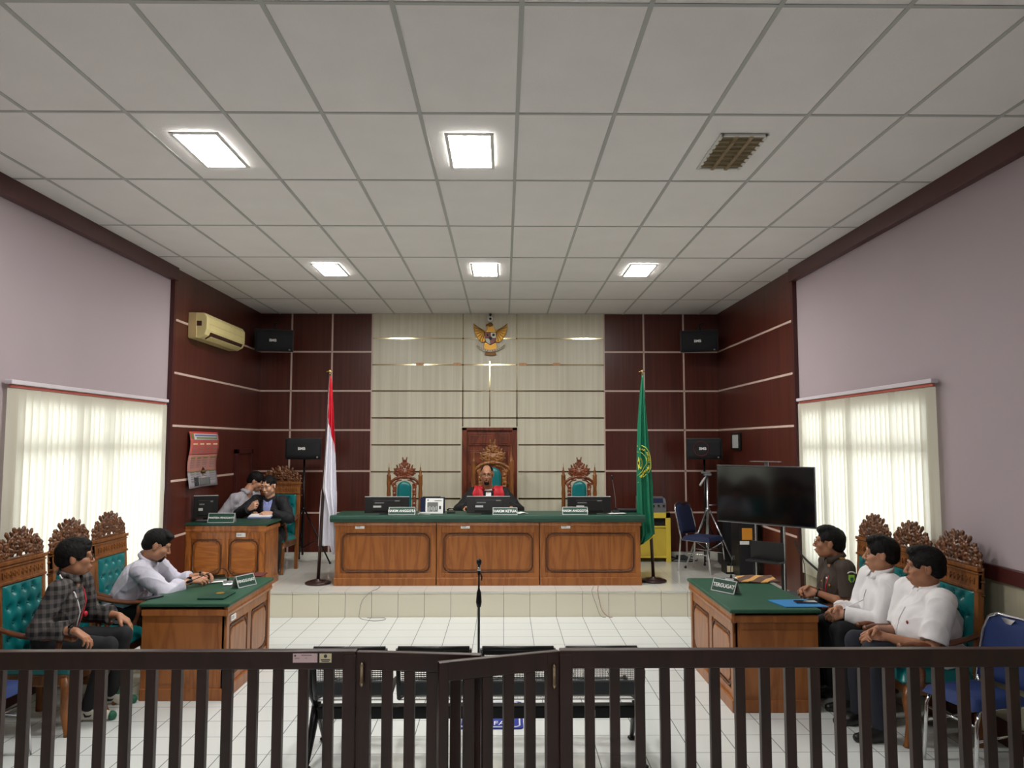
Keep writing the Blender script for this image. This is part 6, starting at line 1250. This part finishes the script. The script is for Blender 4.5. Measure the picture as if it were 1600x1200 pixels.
for x, z, m, r in ((-.08, .13, 'gold', .016), (-.03, .08, 'badge_white', .014), (.07, .13, 'gold', .012)):
    c = I['chest'](x, I['L']-z, .002); MB().ball(tuple(c), (.006, r, r*.8), 10).build('uniform_badge', m, I['shirt'])
b = MB(); b.tube([tuple(I['chest'](-.05+.05*q, I['L']-.06-.26*q, .003)) for q in (0, .33, .66, 1)], .006, 6); b.build('lanyard', 'lanyard_red', B1)
c = I['chest'](-.01, I['L']-.35, 0)+I['fwd']*.008; MB().cb(tuple(c), (.01, .035, .05)).build('badge', 'badge_white', B1, bevel=.003)
# --- man in long-sleeved white shirt
B2, I = person('man in long-sleeved white shirt, middle of the three on the right', (2.95, 6.15, 0), (2.985, 6.10, 1.165), PI-.40, -.02, (3.06, 6.14, .575), PI-.03, 0,
    ((2.98, 5.93, .965), (2.975, 6.29, .97)), (2.66, 6.06, .715), (2.66, 6.14, .74), (2.60, 6.02, .595), (2.60, 6.26, .60), (2.66, 5.98, 0), (2.66, 6.30, 0), 'skin_mid', g=1.05, fat=.02, hs=1.13,
    poleL=(.5, -.6, -1), poleR=(.5, .5, -1), curl=(.9, .9), hdL=dict(d=(-.9, .2, -.25), n=(0, .7, -.6), t=(-.2, 0, 1)), hdR=dict(d=(-.85, -.3, -.3), n=(0, -.7, -.5), t=(-.2, 0, 1)),
    top=dict(mat='shirt_white', loose=.012, wr=.0055, seed=3), hair=dict(vol=.011, line=.070, quiff=(.0, .004), seed=3))
watch(B2, I['WL'], I['EL'])
c = I['chest'](-.07, I['L']-.19, .0); MB().cb(tuple(c+I['fwd']*.004), (.006, .004, .035)).build('pen', 'black_plastic', I['shirt'])
# --- heavy man in short-sleeved white shirt
B3, I = person('heavy man in short-sleeved white shirt with small round chest badge, nearest right', (2.95, 5.55, 0), (3.0, 5.50, 1.16), PI-.34, -.04, (3.08, 5.56, .575), PI-.02, 0,
    ((3.015, 5.31, .955), (3.0, 5.73, .965)), (2.66, 5.42, .70), (2.66, 5.50, .73), (2.58, 5.42, .60), (2.58, 5.68, .60), (2.60, 5.38, 0), (2.60, 5.70, 0), 'skin_tan', g=1.16, fat=.055, hs=1.15,
    poleL=(.6, -.6, -1), poleR=(.5, .5, -1), curl=(.9, .9), hdL=dict(d=(-.9, .2, -.25), n=(0, .7, -.6), t=(-.2, 0, 1)), hdR=dict(d=(-.85, -.3, -.3), n=(0, -.7, -.5), t=(-.2, 0, 1)),
    top=dict(mat='shirt_white', sleeve='short', band=1, loose=.012, wr=.005, seed=6), trousers='trouser_navy', hair=dict(vol=.012, line=.072, quiff=(.0, .004), seed=5))
c = I['chest'](-.075, I['L']-.13, .0); MB().ball(tuple(c+I['fwd']*.002), (.005, .014, .014), 10).build('chest_badge', 'red_enamel', I['shirt'])
